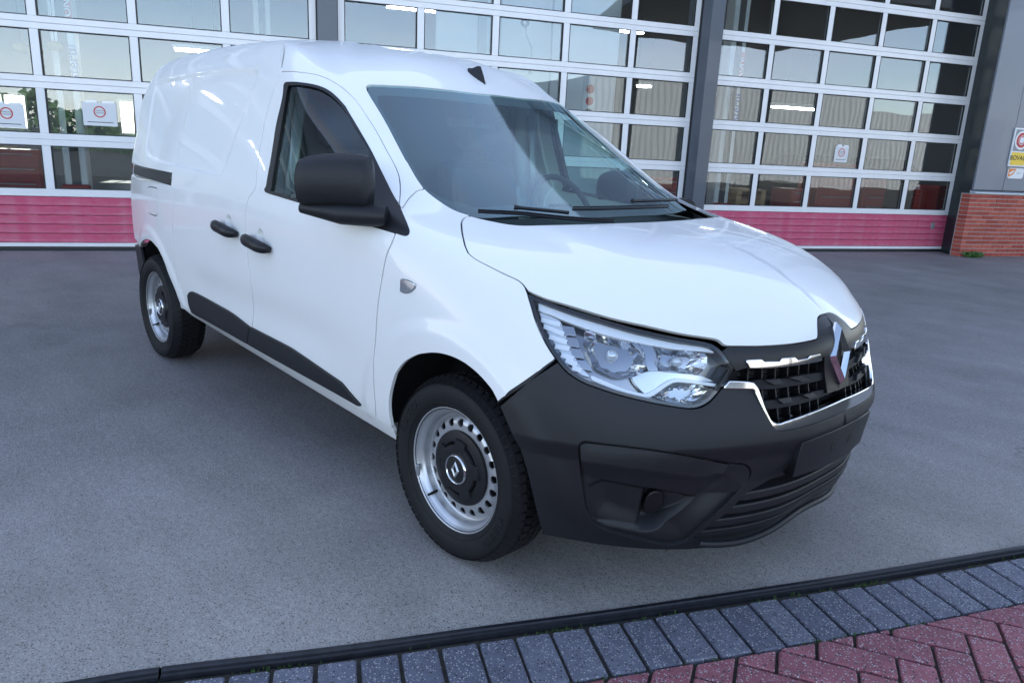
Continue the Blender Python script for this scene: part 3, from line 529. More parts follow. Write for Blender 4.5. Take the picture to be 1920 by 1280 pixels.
def panel(name, outer, m, parent, holes=(), off=0., thick=.012, gap=.0038, h=.03, mode='both', surf=None, roll=.0009, rel=True, label=None, extra=None):
    """a pressed panel / trim piece lying on the body surface at height off; mode both = two mirrored objects, join = one object across the centre line, right = one"""
    outer = np.asarray(outer, float)
    if gap:
        o2 = inset_poly(outer, gap); cl = outer[:, 0] > UM-1e-6; o2[cl, 0] = UM; outer = o2
        holes = [inset_poly(q, -gap) for q in holes]
    V, F = cdt(outer, holes, h, extra)
    F_ = surf if surf is not None else (SD if rel else S)
    u, v = V[:, 0], V[:, 1]; P = F_(u, v); Nn = nrm(F_, u, v)
    offv = off
    if callable(off): offv = off(V)[:, None]; P = P+Nn*offv; Nn = offN(F_, off, u, v)
    else: P = P+Nn*off
    # boundary
    ed = {}
    for t in F:
        for i in range(3): ed[(t[i], t[(i+1) % 3])] = 1
    bd = [(a, b) for a, b in ed if (b, a) not in ed and not (u[a] > UM-1e-5 and u[b] > UM-1e-5)]
    on = np.zeros((len(V), 2))
    for a, b in bd:
        d = V[b]-V[a]; k = np.array([d[1], -d[0]])/(np.linalg.norm(d)+1e-12); on[a] += k; on[b] += k
    on /= np.maximum(np.linalg.norm(on, axis=1, keepdims=True), 1e-9)
    bv = sorted({i for e in bd for i in e}); ix = {b: i for i, b in enumerate(bv)}; n0 = len(V); nb = len(bv); bva = np.array(bv, int)
    uo = np.minimum(u[bva]+on[bva, 0]*roll, UM); vo = v[bva]+on[bva, 1]*roll
    Po = F_(uo, vo)+Nn[bva]*((offv[bva] if callable(off) else off)-roll); outd = Po-P[bva]; outd -= (outd*Nn[bva]).sum(1, keepdims=True)*Nn[bva]; outd /= np.maximum(np.linalg.norm(outd, axis=1, keepdims=True), 1e-9)
    cen = u[bva] > UM-1e-5
    P2 = Po-Nn[bva]*thick; 
    for A in (Po, P2): A[cen, 1] = 0
    P[u > UM-1e-5, 1] = 0; Nn[u > UM-1e-5, 1] = 0
    allP = np.vstack([P, Po, Po, P2]); allN = np.vstack([Nn, (Nn[bva]+outd)*.7071, outd, outd])
    faces = F.tolist()
    for a, b in bd:
        i, j = ix[a], ix[b]
        faces.append([b, a, n0+i, n0+j]); faces.append([n0+nb+j, n0+nb+i, n0+2*nb+i, n0+2*nb+j])
    objs = []
    def mk(vv, nn, ff):
        me = bpy.data.meshes.new(name); me.from_pydata(vv.tolist(), [], ff); me.polygons.foreach_set('use_smooth', [True]*len(ff)); me.update()
        me.normals_split_custom_set_from_vertices((nn/np.maximum(np.linalg.norm(nn, axis=1, keepdims=True), 1e-9)).tolist())
        o = link(name, me, m, parent)
        if label: o['label'] = label
        objs.append(o)
    mir = lambda a: a*np.array([1, -1, 1]); fl = [f[::-1] for f in faces]
    if mode == 'join':
        k = len(allP); mk(np.vstack([allP, mir(allP)]), np.vstack([allN, mir(allN)]), faces+[[i+k for i in f] for f in fl])
    else:
        mk(allP, allN, faces)
        if mode == 'both': mk(mir(allP), mir(allN), fl)
    return objs
def vfind(u, z, lo=0., hi=None):
    lo, hi = lo, VM if hi is None else hi
    for _ in range(50):
        m_ = (lo+hi)/2
        if S(u, m_)[2] < z: lo = m_
        else: hi = m_
    return (lo+hi)/2
def at_xz(x, z, u0=0.5):
    """(u, v) of the side point with given x and z"""
    best = None; U, V = np.meshgrid(np.linspace(.6, UM, 200), np.linspace(0, VM*.8, 160)); P = S(U, V); d = (P[..., 0]-x)**2+(P[..., 2]-z)**2+np.where(P[..., 1] > -.5, 1., 0)
    k = np.argmin(d); u, v = U.ravel()[k], V.ravel()[k]
    for _ in range(12):
        p = S(u, v); e = 1e-4; J = np.array([(S(u+e, v)-p)/e, (S(u, v+e)-p)/e]).T[[0, 2]]
        du = np.linalg.lstsq(J, np.array([x-p[0], z-p[2]]), rcond=None)[0]; u += np.clip(du[0], -.1, .1); v += np.clip(du[1], -.1, .1)
    return u, v
# ------------------------------------------------------------------ the van
van = thing('panel_van', 'white panel van with dark grey unpainted bumpers and steel wheels parked before the garage doors', 'van')
VS = VK[1]
pin = lambda *a: van
for k in ('handle_s', 'handle_f'):
    p = S(*TR[k][0]); GRIP.append((p[0]-.005, p[2]+.012))
se = TR['seam_quarter']
lowc = [at_xz(-1.62, 1.20), at_xz(-1.70, 1.13), at_xz(-2.1, 1.135), at_xz(-2.6, 1.15), at_xz(-2.86, 1.19), at_xz(-2.93, 1.34)]
SEAM = curve(cat(se, lowc), closed=True, step=.03, corner=80)
def dense(c): return np.array([c+[.0065*i, .0065*j] for i in range(-9, 10) for j in range(-9, 10) if i*i+j*j < 85])
gx1, gx2 = [dense(np.array(at_xz(*g))) for g in GRIP]
bp = C('bpil'); bp = bp[bp[:, 1] > VS+.006]
usr = TR['slide_rear_up']; top_side = curve([usr[0], usr[0]*.66+bp[0]*.34+[0, .004], usr[0]*.33+bp[0]*.67+[0, .004], bp[0]])
srl = TR['slide_rear_low'][:-1]
rearedge = curve(cat(usr, srl), corner=60)
sd_bot = [(bp[-1][0], VS), (srl[-1][0]+.02, VS)]
clads, cladf = TR['clad_s'], TR['clad_f']
winf = C('winframe', closed=True)
doortop, doorfront = C('door_top'), C('door_front'); doorfront = doorfront[doorfront[:, 1] > VS+.005]
df_end = (doorfront[-1][0], VS)
# right side panels (and their mirror images)
sd = panel('sliding_door', cat(top_side, bp[1:], sd_bot, rearedge[::-1]), M['paint'], van, h=.0125, extra=gx1)
fd = panel('front_door', cat(bp, [(bp[-1][0], VS), df_end], doorfront[::-1][:-1], doortop[::-1]), M['paint'], van, holes=[winf], h=.017, extra=gx2)
# black window frame with mirror sail, and the glass
gl = C('glass', closed=True)
wf = panel('window_frame', winf, M['black'], van, holes=[gl], off=.002, thick=.02, gap=.0)
wg = panel('side_window', gl, M['side_glass'], van, off=-.006, thick=.003, gap=-.003, rel=False)
for i in (0, 1):
    for o in (wf[i], wg[i]): o.parent = fd[i]
# fender
TR['ws_top'][-1, 0] = UM; wss = C('ws_side'); wst = C('ws_top'); fa = C('fender_apil'); hl = C('hoodline'); lamp = C('lamp', closed=True, corner=50)
def sub(poly, p, q, closed=True):
    """part of a closed line from the point nearest p to the one nearest q, going forward"""
    i = np.argmin(((poly-p)**2).sum(1)); j = np.argmin(((poly-q)**2).sum(1))
    return poly[i:j+1] if i <= j else np.vstack([poly[i:], poly[:j+1]])
kf = np.argmin(((wss-fa[-1])**2).sum(1)); ws_low = wss[kf:]; ws_up = wss[:kf+1]
bf = C('bump_fender'); far = C('farch')
lamp_rear = sub(lamp, bf[0], TR['lamp'][0])         # from bumper joint up to the rear tip
far_end = far[far[:, 1] > VS+.004]
fender = panel('front_wing', cat(doorfront[::-1], fa[1:-1], ws_low, hl[1:-1], lamp_rear[::-1], bf[1:-1], far_end, [(far_end[-1][0], VS), df_end]), M['paint'], van, h=.018)
# sill
ra = C('rarch'); ra_end = ra[ra[:, 1] > VS+.004]
panel('sill', [(ra_end[-1][0]+.03, 0), (far_end[-1][0]-.005, 0), (far_end[-1][0]-.005, VS+.012), (ra_end[-1][0]+.03, VS+.012)], M['paint'], van, off=-.004, h=.03)
# rear quarter with the slide rail slot
uR = UK[2]+.02; vrb = ra[0][1]
ru = TR['rail']; rail = cat([ru[1], ru[2], (uR+.02, ru[2][1]-.004), (uR+.02, ru[1][1]-.004)])
q_poly = cat([(uR, usr[0][1]-.03)], [(uR+.3, usr[0][1]-.008)], rearedge, [(srl[-1][0]+.02, VS), (ra_end[-1][0]+.002, VS)], ra_end[::-1], [(uR, vrb)])
fuel = curve(TR['fuel'], closed=True)
rq = panel('rear_quarter', q_poly, M['paint'], van, holes=[inset_poly(rail, .001), fuel], h=.0145)
sr = panel('slide_rail', rail, M['black'], van, off=-.012, thick=.01, gap=-.004, rel=False)
mbk = panel('slide_rail', cat([rail[0]*.5+rail[1]*.5+[0, -.004], rail[0]*.5+rail[1]*.5+[0, .003], rail[2]*.5+rail[3]*.5+[0, .003], rail[2]*.5+rail[3]*.5+[0, -.004]]), M['chrome'], van, off=-.006, thick=.004, gap=0, rel=False)
ff = panel('fuel_flap', fuel, M['paint'], van)
for i in (0, 1): ff[i].parent = rq[i]; sr[i].parent = rq[i]; mbk[i].parent = rq[i]
# rear: tailgate, lamps, bumper
panel('tailgate', [(0, vrb), (UM*0+uR, vrb), (uR, usr[0][1]-.03), (uR-.06, usr[0][1]+.12), (0, usr[0][1]+.14)], M['paint'], van, h=.06)
panel('tail_lamp', [(uR-.09, vfind(uR, 1.07)), (uR+.012, vfind(uR, 1.07)), (uR+.014, vfind(uR, 1.34)), (uR-.07, vfind(uR, 1.34))], M['red_lamp'], van, off=.008, thick=.02, rel=False)
panel('rear_bumper', [(0, 0), (ra[0][0]-.03, 0), (ra[0][0]-.012, vrb*.45), (ra[0][0], vrb), (0, vrb)], M['plastic'], van, off=.006, h=.05, rel=False)
# roof with the outer pillars
roof_rear_v = usr[0][1]
roof = panel('roof', cat(doortop[:-1], doorfront[:1], fa[1:], ws_up[::-1][1:], wst[1:-1], [(UM, wst[-1][1]), (UM, VM-.02), (uR-.06, VM-.02), (uR-.06, roof_rear_v+.12), (uR, roof_rear_v-.03), (uR+.3, roof_rear_v-.008)], top_side), M['paint'], van, mode='join', h=.028)
# bonnet
hr = curve(np.vstack([TR['hood_rear'], [(UM, TR['hood_rear'][-1][1])]])); hf = TR['hood_front']
hfv = hf[:-2]; hfc = curve(np.vstack([hfv, [(UM, hf[-2][1])]]), step=.008, corner=50)
bonnet = panel('bonnet', cat(hl[::-1], hr[1:-1], [(UM, hr[-1][1]), (UM, hfc[-1][1])], hfc[::-1][1:-1]), M['paint'], van, mode='join', h=.025)
# windscreen, its black border and the scuttle below it
def _basis(y, z): z = z-1.3; q = y*y; return np.stack([np.ones_like(z), z, z*z, q, q*z, q*q, q*q*z], -1)
_u, _v2 = np.meshgrid(np.linspace(UK[9], UM, 60), np.linspace(VK[7], VK[10], 60)); _P = S(_u, _v2).reshape(-1, 3); _P = _P[(np.abs(_P[:, 1]) < .62) & (_P[:, 2] > 1.10) & (_P[:, 2] < 1.52)]
_cf = np.linalg.lstsq(_basis(_P[:, 1], _P[:, 2]), _P[:, 0], rcond=None)[0]
print('windscreen fit', np.abs(_basis(_P[:, 1], _P[:, 2])@_cf-_P[:, 0]).max())
def SW(u, v):
    P = S(u, v).copy(); P[..., 0] = _basis(P[..., 1], P[..., 2])@_cf; return P
def up_(p, k): return p+[0, k]
gb = np.array([up_(p, .004+.040*ss(0, .35, i/len(hr))) for i, p in enumerate(hr)])
ws_poly = cat(wst[:-1], [(UM, wst[-1][1]), (UM, gb[-1][1])], gb[::-1][1:], wss[::-1][:-1])
panel('windscreen', ws_poly, M['windscreen'], van, mode='join', off=-.003, thick=.003, gap=.001, surf=SW, h=.04)
def border(poly):
    out = inset_poly(poly, 0); c = []
    hv = wst[:, 1].mean()
    for p in poly:
        c.append(p)
    return np.array(c)
iw = []
for i, p in enumerate(wst): iw.append(p+[.062*(1-ss(0, .5, i/len(wst))), -.055])
iw = np.array(iw); iw[-1, 0] = UM
isd = []
for i, p in enumerate(wss[3:]):
    a = ss(.55, 1., i/len(wss)); isd.append(p+[.060+.02*a, .0+.075*a])
isd = np.array(isd); isd = isd[isd[:, 1] < iw[0][1]-.03]
igb = np.array([p+[0, .075] for p in gb]); igb = igb[igb[:, 0] > isd[-1][0]+.02]; igb[-1, 0] = UM
inner = cat(iw[1:], igb[::-1], isd[::-1])
inner = np.vstack([inner[inner[:, 0] < UM-1e-6], ]) if False else inner
outer_ring = cat(wst, gb[::-1], wss[::-1][1:-1])
fr_poly = cat(wst[:-1], [(UM, wst[-1][1]), (UM, iw[-1][1])], iw[::-1][1:-1], isd, igb, [(UM, gb[-1][1])], gb[::-1][1:], wss[::-1][:-1])
panel('windscreen_border', fr_poly, M['frit'], van, mode='join', off=-.007, thick=.002, gap=.003, surf=SW, h=.04)
panel('scuttle', cat(gb[:-1], [(UM, gb[-1][1]), (UM, hr[-1][1]-.03)], up_(hr, -.03)[::-1][1:]), M['black'], van, mode='join', off=-.03, thick=.02, gap=0, rel=False)
# cladding strips on the doors
cs_top = TR['clad_s'][:6]; cf = TR['clad_f']
ucs = cs_top[-1][0]; ubk = bp[-1][0]
cs_ = cat(curve(cat(cs_top[:5], [(bp[np.argmin(np.abs(bp[:, 1]-cs_top[-1][1]))][0]-.006, cs_top[-1][1])])), [(ubk-.006, VS+.012), (cs_top[0][0]-.015, VS+.012)], [(cs_top[0][0]-.012, cs_top[0][1]-.06)])
a = panel('door_cladding', curve(cs_, closed=True, step=.02), M['plastic'], van, off=.011, thick=.012, gap=.002, roll=.005)
cf_ = cat(curve(cat([(bp[np.argmin(np.abs(bp[:, 1]-cf[0][1]))][0]+.006, cf[0][1])], cf[1:6], [(cf[6][0]-.012, max(cf[6][1], VS+.020))])), [(cf[6][0]-.03, VS+.012), (ubk+.006, VS+.012)])
b = panel('door_cladding', curve(cf_, closed=True, step=.02), M['plastic'], van, off=.011, thick=.012, gap=.002, roll=.005)
for i in (0, 1): a[i].parent = sd[i]; b[i].parent = fd[i]
# side repeaters
rp = panel('side_repeater', curve(TR['repeater'], closed=True), M['clear_lamp'], van, off=.006, thick=.008, gap=0, roll=.004)
for i in (0, 1): rp[i].parent = fender[i]
# door handles
def both(mb_fn, name, m, parents, sharp=None):
    res = []
    for i, s in enumerate((1, -1)):
        mb = mb_fn()
        if s < 0: mb.v = [(x, -y, z) for x, y, z in mb.v]; mb.f = [f[::-1] for f in mb.f]
        res.append(mb.build(name, m, parents[i] if isinstance(parents, (list, tuple)) else parents, sharp))
    return res
def handle(k):
    p = S(*TR[k][0]); yb = p[1]
    def f():
        mb = MB(); X = np.linspace(-.105, .105, 15); pts = [(p[0]+x, yb-.008-.032*(1-(abs(x)/.105)**4), p[2]-.012-.010*(x/.1)+.006*(1-(x/.105)**2)) for x in X]
        rr = [.010+.0125*(1-(abs(x)/.105)**6) for x in X]; return mb.tube(pts, rr, 12, flat=1.15)
    return f
both(handle('handle_s'), 'handle', M['black'], sd); both(handle('handle_f'), 'handle', M['black'], fd)
# front bumper
ba = C('barch'); ba = ba[ba[:, 1] > .012]
cho = TR['chrome_out'][:-1]; cho = cat(cho[:-1], [cho[-1]]); cho_c = curve(np.vstack([cho[:-2], [(UM-.15, vfind(UM-.15, .583))], [(UM, vfind(UM, .585))]]), step=.008, corner=60)
chi = TR['chrome_in'][:-1]; chi_c = curve(np.vstack([chi[:-2], [(UM-.15, vfind(UM-.15, .612))], [(UM, vfind(UM, .616))]]), step=.008, corner=60)
lamp_low = sub(lamp, TR['chrome_out'][0], bf[0])
lg = cat(TR['lowgrille'][:9], [(UM, TR['lowgrille'][8][1]+.004), (UM, vfind(UM, .232))], [(UM-.14, vfind(UM-.14, .225))], TR['lowgrille_b'][1:3][::-1], [TR['lowgrille_b'][0]])
lgc = []
lgt = curve(cat(TR['lowgrille'][:9], [(UM, TR['lowgrille'][8][1]+.004)])); lgb = curve(cat([TR['lowgrille_b'][0]], TR['lowgrille_b'][1:3], [(UM-.14, vfind(UM-.14, .225)), (UM, vfind(UM, .232))]))
fog = C('fog', closed=True, corner=60)
# the opening reaches the centre line, so it is part of the outline
bump = cat(bf[::-1], ba[1:], [(ba[-1][0], 0), (UM, 0), (UM, lgb[-1][1])], lgb[::-1][1:], lgt[1:-1], [(UM, lgt[-1][1]), (UM, cho_c[-1][1])], cho_c[::-1][1:], lamp_low[1:-1])
_ul = np.arange(bump[:, 0].min(), UM, .009); crease = np.array([(x, vfind(x, .5475)) for x in _ul])
crease = np.vstack([crease, crease+[0, .010], crease-[0, .010], crease-[0, .024], crease-[0, .038]])
panel('front_bumper', bump, M['plastic'], van, holes=[fog], mode='join', thick=.03, h=.016, extra=crease)
bmp = [o for o in van.children if o.name == 'front_bumper'][0]
lq = lgb[lgb[:, 0] > lgb[0][0]+.02]; LP = S(lq[:, 0], lq[:, 1]-.008)+N0(lq[:, 0], lq[:, 1]-.008)*.002; LP[-1, 1] = 0
MB().tube(list(LP)+[(p[0], -p[1], p[2]) for p in LP[::-1][1:]], .011, 8).build('bumper_lip', M['plastic'], bmp)
# fog lamp pocket
pk = C('fogpocket', closed=True, corner=60)
pu0, pu1, pv0, pv1 = pk[:, 0].min(), pk[:, 0].max(), pk[:, 1].min(), pk[:, 1].max()
def SF(u, v):
    P = S(u, v); return P+N0(u, v)*(.013*ss(.45, .545, P[..., 2]))[..., None]
def fog_off(q):
    d = pdist(q, pk); ins = pip(q, pk); t = (q[:, 0]-pu0)/(pu1-pu0)
    return -.012-.022*ss(.0, .06, pdist(q, fog))-np.where(ins, (.010+.045*ss(.50, .58, t)-.048*ss(.64, 1., t))*ss(0, .010, d), 0)
panel('fog_lamp_recess', fog, M['plastic'], bmp, off=fog_off, surf=SF, thick=.03, gap=-.006, h=.0075, extra=np.vstack([curve(inset_poly(pk, g_), closed=True, step=.006) for g_ in (-.004, .001, .007, .013)]))
for key in ('fogtop', 'fogcorner'):
    q_ = C(key, closed=True, corner=20); r_ = TR[key]; top_, bot_ = (r_[:6], r_[6:]) if key == 'fogtop' else (r_[:5], r_[5:])
    def cov(q, top_=top_, bot_=bot_):
        a_, b_ = pdist(q, top_, False), pdist(q, bot_, False); return -.004+(.011 if len(top_) == 6 else .004)*(1-np.abs(a_-b_)/(a_+b_+1e-6))
    panel('fog_lamp_cover', q_, M['plastic'], bmp, off=cov, surf=SF, thick=.03, gap=.0016, h=.008)
fc = np.array([pu0+(pu1-pu0)*.66, pv0+(pv1-pv0)*.40])
panel('fog_lamp_blank', [fc+[.024*math.cos(t), .036*math.sin(t)] for t in np.linspace(0, 2*math.pi, 20, endpoint=False)], M['black'], bmp, off=-.062, thick=.012, gap=0, h=.02, roll=.004)
for k in ('sensor1', 'sensor2'):
    c = TR[k][0]; panel('parking_sensor', [c+[.009*math.cos(t), .009*math.sin(t)] for t in np.linspace(0, 2*math.pi, 14, endpoint=False)], M['black'], bmp, off=.0015 if k == 'sensor2' else -.0045, thick=.004, gap=0, h=.01)
# number-plate carrier
uL = TR['plate'][0][0]
pz = lambda u, z: (u, vfind(u, z))
panel('plate_carrier', [pz(uL, .425), pz(uL+.12, .425), pz(UM, .425), pz(UM, .54), pz(uL+.12, .54), pz(uL, .535)], M['plastic'], bmp, mode='join', off=.020, thick=.03, gap=0, rel=False, h=.03, roll=.003)
for du, w_ in ((.052, .012), ):
    panel('plate_slot', [pz(UM-du-w_, .478), pz(UM-du+w_, .478), pz(UM-du+w_, .505), pz(UM-du-w_, .505)], M['cavity'], bmp, off=.0212, thick=.002, gap=0, rel=False)
# lower grille: dark back and four bars
panel('lower_grille', cat(lgt, lgb[::-1]), M['cavity'], bmp, mode='join', off=-.05, thick=.01, gap=-.012, rel=False, h=.04)
for i, z in enumerate((.375, .335, .293, .252)):
    # bar follows the opening: find its outer end on the sloping side of the opening
    uu = np.linspace(UM-.62, UM, 60); vv = np.array([vfind(x, z+.0) for x in uu]); ins = pip(np.stack([uu, vv], 1), np.vstack([lgt, lgb[::-1]]))
    uu = uu[ins] if ins.any() else uu[-20:]; u0 = uu[0]; Ul = np.linspace(u0, UM, 16)
    panel('grille_bar', cat([(x, vfind(x, z-.011)) for x in Ul], [(x, vfind(x, z+.005)) for x in Ul[::-1]]), M['plastic'], bmp, mode='join', off=-.006, thick=.035, gap=0, rel=False, h=.03, roll=.005)
# upper grille
chs = cat(cho_c, chi_c[::-1])
ug = thing('upper_grille', None, None); ug.parent = van
panel('chrome_trim', chs, M['chrome'], ug, mode='join', off=.010, thick=.024, gap=0, rel=False, h=.015, roll=.003)
bars = TR['bars']; sh = TR['shield']
lt = TR['lamp'][19 if False else 21]
tipu = TR['lamp'][np.argmax(TR['lamp'][:, 0])]
hpart = hfc[np.argmin(((hfc-TR['lamp_top'][-1])**2).sum(1)):]
hood_up = cat([tipu], [TR['lamp_top'][-1]], hpart[2:-1], [(UM, hfc[-1][1])])
shl = curve(cat(sh[11:12], sh[10:11], sh[9:10]), step=.01)        # left flank of the shield going down
shbot = (UM, vfind(UM, .645))
gp = cat(hood_up, [shbot], [sh[9]+[.012, 0]], [sh[9]], [sh[10]], [sh[10]*.35+sh[11]*.65], [bars[10]], [bars[11]], [bars[13]], [tipu+[.006, -.012]])
panel('grille_surround', gp, M['black'], ug, mode='join', off=-.002, thick=.03, gap=.0012, rel=False, h=.018)
panel('chrome_trim', curve(bars, closed=True, step=.01, corner=25), M['chrome'], ug, off=.004, thick=.012, gap=0, rel=False, h=.015, roll=.002)
panel('grille_mesh', cat(hood_up, [(UM, chi_c[-1][1]-.01)], chi_c[::-1][1:]), M['cavity'], ug, mode='join', off=-.065, thick=.01, gap=-.01, rel=False, h=.04)
for k in ('slat1', 'slat2'):
    t = TR[k].copy(); m_ = t[:, 0].argmax()
    poly = np.array([p if p[0] < t[:, 0].max()-.01 else p+[.05, 0] for p in t])
    panel('grille_slat', curve(poly, closed=True, step=.012, corner=25), M['slat'], ug, off=-.010, thick=.04, gap=0, rel=False, h=.02, roll=.003)
    # stepped notches on the slat face
    for f0 in (.22, .66):
        a0, b0, wd = t[0]*(1-f0)+t[3]*f0, t[8]*(1-f0)+t[5]*f0, np.array([.040, 0])
        panel('grille_notch', [b0*.6+a0*.4+wd*.2, b0*.6+a0*.4+wd, a0+wd*1.15+[0, .004], a0+[0, .004]], M['plastic'], ug, off=.0, thick=.02, gap=0, rel=False, h=.02)
for u in np.arange(UM-.36, UM-.07, .045):
    for z0, z1 in ((.60, .648), (.662, .695), (.715, .755)):
        if u < UM-.33 and z0 < .62: continue
        panel('grille_rib', [(u, vfind(u, z0)), (u+.003, vfind(u, z0)), (u+.003, vfind(u, z1)), (u, vfind(u, z1))], M['black'], ug, off=-.022, thick=.03, gap=0, rel=False, roll=.0005)
for z in np.arange(.605, .765, .013):
    Ul = np.linspace(UM-.36, UM-.08, 8); panel('grille_rib', cat([(x, vfind(x, z-.0015)) for x in Ul], [(x, vfind(x, z+.0015)) for x in Ul[::-1]]), M['black'], ug, off=-.048, thick=.012, gap=0, rel=False, roll=.0005)
# diamond emblem on the centre line: faceted open rhombus
def emblem_mesh(sc=1.):
    mb = MB(); H, W = .079*sc, .052*sc; o = [(0, H), (W, 0), (0, -H), (-W, 0)]
    inn = [(0, H*.50), (W*.46, 0), (0, -H*.50), (-W*.46, 0)]; mid = [(0, H*.80), (W*.76, 0), (0, -H*.80), (-W*.76, 0)]
    v = [(0, y, z) for y, z in o]+[(.012*sc, y, z) for y, z in mid]+[(.003*sc, y, z) for y, z in inn]+[(-.006*sc, y, z) for y, z in o]
    f = []
    for i in range(4):
        j = (i+1) % 4; f += [[i, j, 4+j, 4+i], [4+i, 4+j, 8+j, 8+i], [12+i, 12+j, j, i]]
    return mb.add(v, f)
EM_S = 1.2
e1, e2 = S(UM, vfind(UM, .68)), S(UM, vfind(UM, .835)); ang = math.atan2(e1[0]-e2[0], e2[2]-e1[2])
em = emblem_mesh(EM_S).build('emblem', M['chrome'], ug); em.rotation_euler = (0, -ang, 0); em.location = Vector(((e1[0]+e2[0])/2+.006, 0, .757))
mbk = MB(); mbk.add([(-.004, y*1.18, z*1.12) for y, z in ((0, .079), (.052, 0), (0, -.079), (-.052, 0))]+[(.004, y*1.12, z*1.06) for y, z in ((0, .079), (.052, 0), (0, -.079), (-.052, 0))], [[0, 1, 5, 4], [1, 2, 6, 5], [2, 3, 7, 6], [3, 0, 4, 7], [4, 5, 6, 7]])
eb = mbk.build('emblem_base', M['gloss_black'], ug); eb.rotation_euler = (0, -ang, 0); eb.location = Vector(((e1[0]+e2[0])/2-.003, 0, .757))
# headlights
hd = []
for i in (0, 1):
    t = thing('headlight', None, None); t.parent = van; hd.append(t)
def hp(name, poly, m, off, thick=.004, gap=0., roll=.002, h=.02, smooth=True, corner=40):
    q = curve(poly, closed=True, step=.012, corner=corner) if smooth else np.asarray(poly)
    r = panel(name, q, m, van, off=off, thick=thick, gap=gap, rel=False, h=h, roll=roll)
    for i in (0, 1): r[i].parent = hd[i]
    return r
hp('lens', lamp, M['lens'], .001, thick=.006, gap=.003, smooth=False)
hp('bezel', lamp, M['gloss_black'], -.004, thick=.05, gap=.0005, smooth=False) if False else None
bz = panel('bezel', lamp, M['gloss_black'], van, holes=[inset_poly(lamp, .010)], off=-.005, thick=.05, gap=.0008, rel=False, h=.03)
hs = panel('lamp_housing', lamp, M['lamp_dark'], van, off=-.062, thick=.004, gap=.004, rel=False, h=.03)
for i in (0, 1): bz[i].parent = hd[i]; hs[i].parent = hd[i]
hp('daylight_strip', TR['drl'], M['white_plastic'], -.018, thick=.012, roll=.004)
rb = TR['ribs']
hp('side_strip', rb, M['clear_rib'], -.026, thick=.012, corner=60)
for f0 in np.linspace(.10, .88, 7):
    i0 = lambda a, t: a[0]+(a[-1]-a[0])*t
    L_ = np.array([rb[0]*(1-f0)+rb[6]*f0, ]); 
    lft = curve(np.vstack([rb[0], rb[11], rb[10], rb[9], rb[8], rb[7]])); rgt = curve(np.vstack([rb[2], rb[3], rb[4], rb[5], rb[6]]))
    pl, pr_ = lft[int(f0*(len(lft)-1))], rgt[int(f0*(len(rgt)-1))]
    hp('lamp_rib', [pl, pr_, pr_+[0, -.012], pl+[0, -.012]], M['white_plastic'], -.021, thick=.006, smooth=False, roll=.001)
for k in ('block1', 'block2', 'block3', 'block4'): hp('lamp_rib', TR[k], M['lamp_block'], -.022, thick=.01, smooth=False, roll=.002)
hp('divider', TR['divider'], M['lamp_dark'], -.024, thick=.03, smooth=False)
hp('lamp_shelf', TR['shelf'], M['clear_rib'], -.026, thick=.02, corner=60)
hp('chrome_line', TR['cstrip'], M['white_plastic'], -.020, thick=.014, corner=60)
def bowl(key, depth, base_off, grow=1.0):
    """mirror bowl: rim follows the traced outline, floor is dished inwards with facets"""
    q = curve(TR[key], closed=True, step=.012); q = q[np.linspace(0, len(q)-1, 23).astype(int)]; c = q.mean(0); rings = np.linspace(1, 0, 8); P = []; n = len(q)
    for t in rings:
        uv = c+(q-c)*t; P.append(S(uv[:, 0], uv[:, 1])+N0(uv[:, 0], uv[:, 1])*(base_off-(depth+.006*np.sin(np.arange(n)*2.4+t*7))[:, None]*(1-t*t)))
    def f():
        mb = MB(); f_ = [[a*n+b, a*n+(b+1) % n, (a+1)*n+(b+1) % n, (a+1)*n+b] for a in range(7) for b in range(n)]
        return mb.add(np.vstack(P).tolist(), f_, False)
    return both(f, 'reflector', M['chrome'], hd)
bowl('refl1', .075, -.020); bowl('refl2', .065, -.020); bowl('bowl', .05, -.022)
for key, rr in (('refl1', .017), ('refl2', .015)):
    c = TR[key].mean(0); p = S(*c); n = N0(*c)
    both(lambda: MB().tube([p-n*.085, p-n*.05, p-n*.035, p-n*.030], [rr, rr, rr*.9, .002], 16), 'bulb_shield', M['clear_rib'], hd)
# wipers
def uvtube(key, r, off, ext=None):
    q = TR[key] if ext is None else np.vstack([TR[key], ext]); q = curve(q, step=.03, corner=60); P = S(q[:, 0], q[:, 1])+N0(q[:, 0], q[:, 1])*off; return P
wa = MB().tube(uvtube('wipA_blade', 0, .010), .0045, 8).tube(uvtube('wipA_blade', 0, .017), .003, 6).tube(uvtube('wipA_arm', 0, .026), [.009]+[.006]*(len(uvtube('wipA_arm', 0, .03))-1), 8)
wa.build('wiper', M['black'], van, 40)
pB = S(*TR['wipB_blade'][-1]); 
def ctr(y, z=.0): 
    u = UM-abs(y)*.97; p = S(u, np.interp(u, gb[:, 0], gb[:, 1])+.03); return Vector((p[0], y, p[2]+.012+z))
wb = MB().tube([ctr(y) for y in np.linspace(-.30, .24, 14)], .0045, 8).tube([ctr(y, .009) for y in np.linspace(-.30, .24, 14)], .003, 6)
wb.tube([ctr(y, .026) for y in np.linspace(0.0, .30, 10)], [.009]+[.006]*9, 8).build('wiper', M['black'], van, 40)
